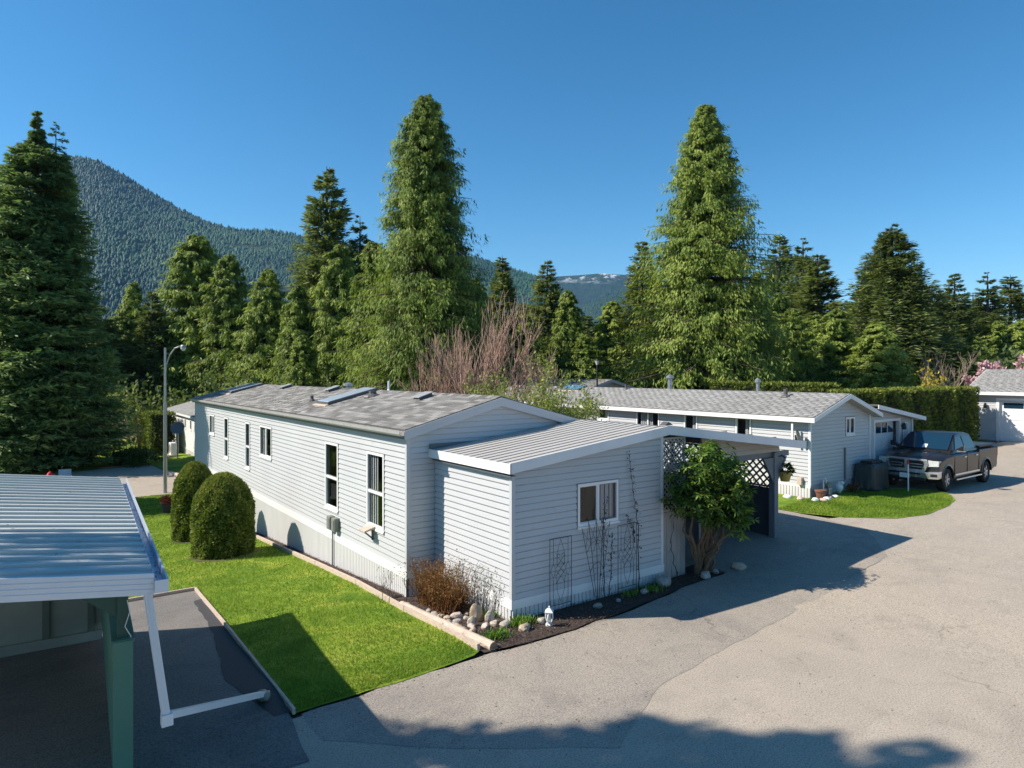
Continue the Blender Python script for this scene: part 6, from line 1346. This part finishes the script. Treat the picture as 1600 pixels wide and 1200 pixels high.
# ================= trellises and vines on the front wall =================
def trellis_rect(label, x0, x1, z0, z1):
    t_ = thing('trellis', label, 'trellis', ((x0+x1)/2,-.10,0)); Y = -.10; w_ = x1-x0; m = MB(); r = .0055
    L = lambda a, b: m.tube([(a[0],Y,a[1]),(b[0],Y,b[1])], r, 4)
    for x in (x0,x1): L((x,z0-.12),(x,z1))
    L((x0,z1),(x1,z1)); L((x0,z0),(x1,z0)); m.build('frame', M['black'], t_); m = MB(); xm = (x0+x1)/2; zm = (z0+z1)/2; r = .004
    for x in (x0+w_*.16,x1-w_*.16): L((x,z0),(x,zm-.12)); L((x,zm+.12),(x,z1))
    for s_ in (-1,1):
        xa = xm+s_*w_*.17; L((xa,z0+.24),(xa,zm-.15)); L((xa,zm+.10),(xa,z1-.25)); L((xa,z1-.25),(xm,z1-.02)); L((xa,z0+.24),(xm,z0+.04)); L((xa,zm-.15),(xa+s_*w_*.10,zm-.05))
        for q in (-.20,-.07,.06): L((xm+s_*w_*.22,zm+q),(xm-s_*w_*.18,zm+q+.20)); 
        L((xm+s_*w_*.34,zm-.10),(xm+s_*w_*.46,zm+.02)); L((xm+s_*w_*.46,zm+.02),(xm+s_*w_*.34,zm+.14)); L((xm+s_*w_*.34,zm+.14),(xm+s_*w_*.22,zm+.02)); L((xm+s_*w_*.22,zm+.02),(xm+s_*w_*.34,zm-.10))
        for k in range(6):
            a0,a1 = math.pi*k/6, math.pi*(k+1)/6; L((xm+s_*(.05+.035*math.cos(a0)),zm+.24+.05*math.sin(a0)),(xm+s_*(.05+.035*math.cos(a1)),zm+.24+.05*math.sin(a1)))
    m.build('scrollwork', M['black'], t_); return t_
trellis_rect('left one of the two rectangular black wire trellises, behind the white lantern', .70, 1.17, .13, 1.24)
trellis_rect('right one of the two rectangular black wire trellises, near the rhododendron', 2.27, 2.74, .13, 1.26)
ft = thing('trellis', 'fan shaped black wire trellis standing below the front window', 'trellis', (1.76,-.11,0)); m = MB()
FT = [(1.40,1.33),(1.55,1.45),(1.73,1.46),(1.90,1.46),(2.06,1.37)]; FB = [(1.70,.10),(1.735,.08),(1.77,.06),(1.80,.08),(1.84,.10)]
for (a,b),(c_,d_) in zip(FT,FB): m.tube([(a,-.11,b),(c_,-.11,d_)], .0055, 4)
m.build('ribs', M['black'], ft); m = MB()
def at_(k,t): (a,b),(c_,d_) = FT[k],FB[k]; return (a+(c_-a)*t,-.11,b+(d_-b)*t)
for t0 in (.32,.60): m.tube([at_(0,t0+.04),at_(1,t0-.02),at_(2,t0-.05),at_(3,t0-.02),at_(4,t0+.04)], .0045, 4)
for k in range(4): m.tube([at_(k,.30),at_(k+1,.02)], .004, 4); m.tube([at_(k+1,.30),at_(k,.04)], .004, 4)
m.tube([at_(1,.45),at_(2,.28),at_(3,.45)], .004, 4); m.build('cross_wires', M['black'], ft)
def vine(label, pts, seed, nl=60, wob=.02):
    rnd = random.Random(seed); v = thing('climbing_vine', label, 'vine', pts[0]); m = MB(); P_ = []
    for a,b in zip(pts[:-1],pts[1:]):
        for k in range(6): t = k/6; P_.append(Vector(a)*(1-t)+Vector(b)*t+Vector((rnd.uniform(-wob,wob),rnd.uniform(-.01,.0),0)))
    P_.append(Vector(pts[-1])); m.tube(P_, [.010*(1-.7*i/len(P_)) for i in range(len(P_))], 4)
    for i in range(12): q = rnd.choice(P_); m.tube([q,q+Vector((rnd.uniform(-.12,.12),rnd.uniform(-.05,0),rnd.uniform(-.08,.05)))], [.004,.002], 3)
    m.build('stem', M['vine'], v); rng = np.random.default_rng(seed); A0 = np.array([tuple(p) for p in P_]); idx = np.minimum(len(A0)-1,(rng.uniform(0,1,nl)**.8*len(A0)).astype(int)); C0 = A0[idx]+rng.normal(0,.028,(nl,3))*np.array([1,.6,1]); A=rng.normal(0,.5,(nl,3))+np.array([0,-.2,-.3]);A/=np.linalg.norm(A,axis=1,keepdims=True);B=np.cross(A,rng.normal(0,1,(nl,3)));B/=np.linalg.norm(B,axis=1,keepdims=True);s=(.04*rng.uniform(.5,1.3,nl))[:,None]
    P=np.stack([C0,C0+A*s*.5+B*s*.35,C0+A*s,C0+A*s*.5-B*s*.35],1).reshape(-1,3); npmesh('leaves',P,np.arange(nl*4).reshape(nl,4),M['drape'],v,pts[0],rng.uniform(0,1,nl))
vine('tall thin dry vine climbing the wall right of the window', [(2.80,-.10,.05),(2.78,-.09,1.2),(2.72,-.06,1.7),(2.60,-.05,2.5)], 1, 110)
vine('short dry vine on the fan trellis in front of the window', [(1.90,-.13,.05),(1.88,-.12,.9),(1.90,-.12,1.4),(1.98,-.10,1.78)], 2, 80)
vine('drooping dry vine on the right rectangular trellis', [(2.68,-.12,.9),(2.60,-.12,1.2),(2.46,-.12,1.42)], 3, 50)
vine('low dry vine with hanging leaves right of the fan trellis', [(2.02,-.13,.05),(2.08,-.12,.7),(2.10,-.12,1.1)], 4, 60)
vine('bare vine twisting up the boards beside the rhododendron', [(3.9,-.06,.05),(3.72,-.06,.6),(3.8,-.04,1.1),(4.0,-.06,1.5)], 5, 12, .035)

# ================= things near the neighbouring home =================
bq = thing('covered_barbecue', 'barbecue under a dark green tarpaulin by the neighbouring home wall', 'barbecue', (16.35,2.35,.12))
bm = bmesh.new(); bmesh.ops.create_cube(bm, size=1); bmesh.ops.subdivide_edges(bm, edges=bm.edges, cuts=7, use_grid_fill=True)
from mathutils import noise as mn
for v in bm.verts:
    z = v.co.z+.5; k = 1.08-.10*z; f_ = .05*math.sin(v.co.x*22+v.co.y*17)*(1-z)
    v.co = Vector((v.co.x*(1.05*k)+f_*.6, v.co.y*(.62*k)+f_, z*.86+.05*mn.noise(v.co*4)))
bmesh.ops.bevel(bm, geom=[e for e in bm.edges if e.calc_face_angle(0) > 1], offset=.03, segments=2, affect='EDGES')
me = bpy.data.meshes.new('tarpaulin'); bm.to_mesh(me); bm.free(); me.materials.append(M['tarp']); me.polygons.foreach_set('use_smooth',[True]*len(me.polygons)); link(bpy.data.objects.new('tarpaulin', me), bq, Matrix.Translation((16.35,2.3,.15)))
m = MB(); m.box(16.0,16.7,2.1,2.5,.98,1.10); m.build('lid', M['black'], bq, bevel=.03)
gm = thing('gas_meter', 'gas meter with bent white pipe at the corner of the neighbouring home', 'gas meter', (13.85,2.5,.12))
m = MB(); m.tube([(13.75,2.5,.1),(13.75,2.5,.62),(13.79,2.5,.70),(13.87,2.5,.70),(13.91,2.5,.62),(13.91,2.5,.5)], .022, 8); m.build('pipe', M['plasticw'], gm)
m = MB(); m.lathe([(.02,-.08),(.11,-.08),(.11,.08),(.02,.08)], (13.98,2.5,.48), 14, 'Y'); m.build('regulator', M['meter'], gm); m = MB(); m.box(13.9,14.1,2.4,2.6,.14,.40); m.build('meter', M['steel'], gm, bevel=.03)
pt = thing('clay_pot', 'brown clay pot at the sunny corner of the neighbouring home', 'pot', (13.45,2.45,.12)); m = MB(); m.lathe([(.11,0),(.16,.22),(.18,.22),(.18,.27),(.15,.27)], (13.50,2.45,.12), 14); m.build('pot', simple('terracotta', (.22,.09,.06), .1, 5), pt)
wn = thing('garden_ornament', 'small white garden ornament in the shade of the neighbouring home', 'ornament', (14.6,2.45,.15)); m = MB(); m.lathe([(.03,0),(.05,.06),(.11,.16),(.12,.24),(.07,.32),(.06,.36),(.02,.40)], (14.6,2.45,.15), 12); m.build('figure', M['plasticw'], wn, smooth=True); m = MB(); m.lathe([(.05,0),(.07,.05),(.02,.10)], (14.6,2.36,.47), 8); m.build('head', M['plasticw'], wn)
blob_shrub('dry_shrub', 'low dry shrub between the white ornament and the covered barbecue', (15.3,2.35,.12), .32, 500, .06, 'brownleaf', 8, .8)
for i,(x,y) in enumerate([(12.95,2.3),(13.15,2.15),(13.4,2.2),(13.65,2.25),(13.9,2.2),(12.8,2.7),(12.75,3.1)]): rock((x,y,.16), .13, .10, .07, 200+i, 'border_stone', M['timber'] if i%2 else M['plasticw'], ['leftmost pale border stone on the sunny grass edge','grey pale border stone second from the left','border stone right under the white corner of the neighbouring home','border stone just left of the brown clay pot','rightmost pale border stone, in shade by the gas meter','border stone behind the others against the skirting','farthest border stone along the skirting'][i], 'pale border stones')
sd = thing('satellite_dish', 'satellite dish and white antenna panel on the sunny side of the neighbouring home', 'satellite dish', (13.2,2.95,1.9))
m = MB(); m.lathe([(.01,-.05),(.14,-.035),(.25,0),(.255,.006),(.14,-.02)], (0,0,0), 20); o = m.build('dish', M['meter'], sd, origin=(0,0,0)); o.matrix_basis = Matrix.Translation((12.98,2.86,2.02)) @ Matrix.Rotation(math.radians(72),4,'X') @ Matrix.Rotation(math.radians(20),4,'Y'); WM[o.name]=o.matrix_basis.copy()
m = MB(); m.tube([(13.35,3.0,1.85),(13.1,2.95,1.85),(13.02,2.9,1.98)], .02, 6); m.box(13.02,13.10,2.96,3.02,1.9,2.06); m.build('mount', M['black'], sd); m = MB(); m.box(13.05,13.09,3.10,3.16,1.85,2.40); m.build('antenna', M['plasticw'], sd)
m = MB(); m.box(13.22,13.35,2.92,3.08,.50,.72); o = m.build('electric_meter', M['timber'], None, bevel=.01); tag(o,'small tan meter box on the sunny wall of the neighbouring home','meter box')
# white home across the lane
hp = thing('heat_pump', 'white heat pump on a slab beside the white home over the lane', 'heat pump', (1.9,41.3,-1.6))
m = MB(); m.box(1.55,1.90,40.9,41.75,-1.5,-.72); q_ = m.build('cabinet', M['white'], hp, bevel=.02); m = MB(); m.lathe([(.30,-.01),(.30,.01)], (1.54,41.32,-1.1), 20, 'X'); m.build('fan_grille', M['greyframe'], q_); m = MB(); m.box(1.4,2.0,40.7,41.95,-1.66,-1.5); m.build('slab', M['timber'], hp)
dh = thing('satellite_dish', 'grey dish on a pole in front of the white home over the lane', 'satellite dish', (1.7,39.3,-1.6)); m = MB(); m.tube([(1.7,39.3,-1.7),(1.7,39.3,.35)], .035, 8); m.build('pole', M['steel'], dh)
m = MB(); m.lathe([(.01,-.12),(.25,-.09),(.42,0),(.425,.01),(.25,-.07)], (0,0,0), 22); o = m.build('dish', M['greyframe'], dh, origin=(0,0,0)); o.matrix_basis = Matrix.Translation((1.66,39.2,.42)) @ Matrix.Rotation(math.radians(62),4,'X') @ Matrix.Rotation(math.radians(-20),4,'Y')
fn = thing('fence', 'brown board fence beside the white home over the lane', 'fence', (2.3,49,-1.7)); 
for i in range(7): m = MB(); m.box(.5+i*.31,.78+i*.31,48.6,48.64,-1.7,.25); m.build('board', M['bark'], fn)
m = MB(); m.hexa([(1.9,46.9,.40),(2.7,46.9,.62),(2.7,48.2,.62),(1.9,48.2,.40),(1.9,46.9,.46),(2.7,46.9,.68),(2.7,48.2,.68),(1.9,48.2,.46)]); aw = m.build('awning', M['white'], h4)

# ================= street lamp, garden post lamp =================
LX, LY = -1.07, 25.9; LZ0 = g(LX,LY)
lp = thing('street_lamp', 'tall grey street lamp with a curved arm at the edge of the lane', 'street lamp', (LX,LY,LZ0))
m = MB(); m.tube([(LX,LY,LZ0-.1),(LX,LY,2.6)], .085, 10); m.tube([(LX,LY,2.6),(LX,LY,5.15)], [.058,.05], 10); m.build('pole', M['steel'], lp)
rx, ry = C_, -S_
arm = [(LX,LY,3.9),(LX+.04*rx,LY+.04*ry,4.3),(LX+.20*rx,LY+.20*ry,4.8),(LX+.45*rx,LY+.45*ry,5.12),(LX+.72*rx,LY+.72*ry,5.22)]
m = MB(); m.tube(arm, .032, 8); m.tube([(LX,LY,4.9),(LX+.22*rx,LY+.22*ry,4.85)], .015, 6); m.build('arm', M['steel'], lp)
m = MB(); m.lathe([(.02,.11),(.09,.10),(.12,.05),(.13,0),(.05,-.02)], (LX+.84*rx,LY+.84*ry,5.17), 14); m.bar((LX+.62*rx,LY+.62*ry,5.21),(LX+.82*rx,LY+.82*ry,5.22),.10,.09); hd = m.build('lamp_head', M['gutter'], lp)
m = MB(); m.lathe([(.115,0),(.12,-.05),(.08,-.13),(.02,-.16)], (LX+.84*rx,LY+.84*ry,5.16), 14); m.build('lens', M['lamp'], hd, smooth=True)
pl_ = thing('post_lamp', 'slim black post lamp rising behind the blue skylight roof', 'post lamp', (21.25,20.7,0)); m = MB(); m.tube([(21.25,20.7,0),(21.25,20.7,4.45)], .05, 8); m.build('post', M['black'], pl_); m = MB(); m.lathe([(.06,0),(.13,.22),(.13,.25)], (21.25,20.7,4.45), 8); l_ = m.build('lantern', M['lamp'], pl_); m = MB(); m.lathe([(.15,.25),(.03,.38)], (21.25,20.7,4.45), 8); m.build('cap', M['black'], l_)
m = MB(); m.tube([(31.6,19.2,0),(31.6,19.2,3.95)], .10, 8); o = m.build('utility_post', simple('tan_post', (.40,.27,.18), .15, 4), None); tag(o,'tan wooden post standing above the hedge','post')

# pot with red shrub, yard things beyond the green carport
fp = thing('flower_pot', 'black pot with a red twiggy plant on the lawn near the street lamp', 'flower pot', (-1.92,19.8,g(-1.9,19.8))); z = g(-1.9,19.8)
m = MB(); m.lathe([(.15,0),(.20,.30),(.22,.30),(.22,.34),(.19,.34)], (-1.92,19.8,z+.02), 16); m.build('pot', M['pot'], fp)
m = MB(); rnd = random.Random(2)
for i in range(70): a=rnd.uniform(0,6.28); t_=rnd.uniform(.1,.9); l=rnd.uniform(.2,.42); m.tube([(-1.92,19.8,z+.34),(-1.92+math.cos(a)*t_*l,19.8+math.sin(a)*t_*l,z+.34+l*.85)], [.007,.003], 3, False)
m.build('twigs', M['redl'], fp); P,F,t = leafball((-1.92,19.8,z+.50), .30, 700, .07, 4, .6, .3); npmesh('foliage',P,F,M['redl'],fp,(-1.92,19.8,z+.34),t)
X_,Y_ = W((78-800)/1050*32.6, 32.6); z = g(X_,Y_)
fh = thing('fire_hydrant', 'bright red hydrant just beyond the top edge of the green carport roof', 'fire hydrant', (X_,Y_,z))
m = MB(); m.lathe([(.20,0),(.20,.06),(.14,.08),(.14,.52),(.18,.54),(.18,.60),(.15,.66),(.10,.76),(.04,.80),(.04,.85)], (X_,Y_,z), 14); hb_ = m.build('barrel', M['red'], fh)
m = MB(); m.lathe([(.07,-.26),(.08,-.26),(.08,.26),(.07,.26)], (X_,Y_,z+.46), 10, 'X'); m.lathe([(.09,-.24),(.09,0)], (X_,Y_,z+.40), 10, 'Y'); m.build('outlet', M['red'], fh)
X_,Y_ = W((102-800)/1050*32.4, 32.4); z = g(X_,Y_); tr_ = thing('garden_chair', 'folding grey garden chair with black legs next to the red hydrant', 'chair', (X_,Y_,z))
m = MB(); m.box(X_-.26,X_+.26,Y_-.25,Y_+.25,z+.40,z+.44); m.build('seat', M['meter'], tr_); m = MB(); m.hexa([(X_-.26,Y_+.25,z+.44),(X_+.26,Y_+.25,z+.44),(X_+.26,Y_+.28,z+.44),(X_-.26,Y_+.28,z+.44),(X_-.26,Y_+.38,z+.92),(X_+.26,Y_+.38,z+.92),(X_+.26,Y_+.41,z+.92),(X_-.26,Y_+.41,z+.92)]); m.build('backrest', M['steel'], tr_)
for a in (-.24,.24):
    for b in (-.24,.24): m = MB(); m.tube([(X_+a,Y_+b,z),(X_+a,Y_+b*.8,z+.42)], .018, 5); m.build('leg', M['black'], tr_)
for q in (-.26, .26): m = MB(); m.tube([(X_+q,Y_-.22,z+.62),(X_+q,Y_+.30,z+.62)], .018, 5); m.build('armrest', M['steel'], tr_)

# ================= grass blades =================
def in_poly(X, Y, poly):
    r = np.zeros(len(X), bool); n = len(poly); j = n-1
    for i in range(n):
        xi, yi = poly[i]; xj, yj = poly[j]; c_ = ((yi > Y) != (yj > Y)) & (X < (xj-xi)*(Y-yi)/(yj-yi+1e-12)+xi); r ^= c_; j = i
    return r
gN = np.vectorize(g)
def grass(name, label, poly, n, hgt, wd, seed, avoid=(), fall=None):
    rng = np.random.default_rng(seed); xs = [p[0] for p in poly]; ys = [p[1] for p in poly]
    X = rng.uniform(min(xs), max(xs), n); u = rng.uniform(0,1,n); Y = min(ys)+(max(ys)-min(ys))*(u**fall if fall else u); k = in_poly(X,Y,poly)
    for cx, cy, r in avoid: k &= (X-cx)**2+(Y-cy)**2 > r*r
    X, Y = X[k], Y[k]; n = len(X); X = X+rng.normal(0,.022,n); Y = Y+rng.normal(0,.022,n); Z = gN(X, Y)+.005; patch = .5+.5*np.sin(X*2.1+np.sin(Y*1.3)*2)*np.sin(Y*1.7+X); h = hgt*rng.uniform(.5,1.3,n)*(.75+.5*patch); a = rng.uniform(0,6.28,n); dist = np.hypot(X-CAMX,Y-CAMY); w_ = wd*(.6+dist/14)
    dx, dy = np.cos(a)*w_, np.sin(a)*w_; lx, ly = rng.normal(0,.45,n)*h, rng.normal(0,.45,n)*h
    P = np.stack([np.stack([X-dx,Y-dy,Z],1),np.stack([X+dx,Y+dy,Z],1),np.stack([X+lx,Y+ly,Z+h],1)],1).reshape(-1,3)
    o = npmesh(name, P, np.arange(n*3).reshape(n,3), M['grass'], None, (poly[0][0],poly[0][1],0), np.clip(patch*.42+rng.uniform(0,.42,n)+.12*np.sin((X-Y*.6)*3.1)+.10*np.sin(X*5.3+2*np.sin(Y*2.2)),0,1)); tag(o, label, 'grass', kind='stuff')
grass('grass', 'short bright green grass of the lawn beside the main home', [(-3.72,-.80),(-3.09,-.80),(-2.16,-.78),(-1.19,-.68),(-1.10,-.6),(-1.08,1.54),(-.97,3),(-.91,4.54),(-.93,8.09),(-.95,12.7),(-.95,21.7),(3.9,21.7),(3.9,25.3),(-12,25.5),(-12,6.3),(-3.48,6.2)], 430000, .045, .0045, 1, [(-2.28,12.75,.55),(-2.2,9.6,.68)], 1.7)
grass('grass', 'short bright grass patch in front of the neighbouring home', [(11.0,2.3),(11.05,1.5),(11.45,.66),(12.38,-.2),(13.65,-.47),(15.3,-.32),(16.6,-.02),(17.55,.52),(17.65,1.0),(17.35,1.58),(16.3,2.6),(13.2,2.62)], 60000, .05, .005, 2)

# ================= haze =================
hz_m, hn, ho = nodes('thin_air_haze')
pv = N(hn, 'ShaderNodeVolumePrincipled'); pv.inputs['Color'].default_value = (.24,.56,1.0,1); pv.inputs['Density'].default_value = 0.00006; pv.inputs['Anisotropy'].default_value = 0.0
hn.links.new(pv.outputs[0], ho.inputs['Volume'])
m = MB(); m.box(-5900, 5900, -5900, 5900, -140, 800); o = m.build('haze', hz_m); tag(o, 'thin blue haze lying over the valley and the mountains', 'haze', kind='stuff')
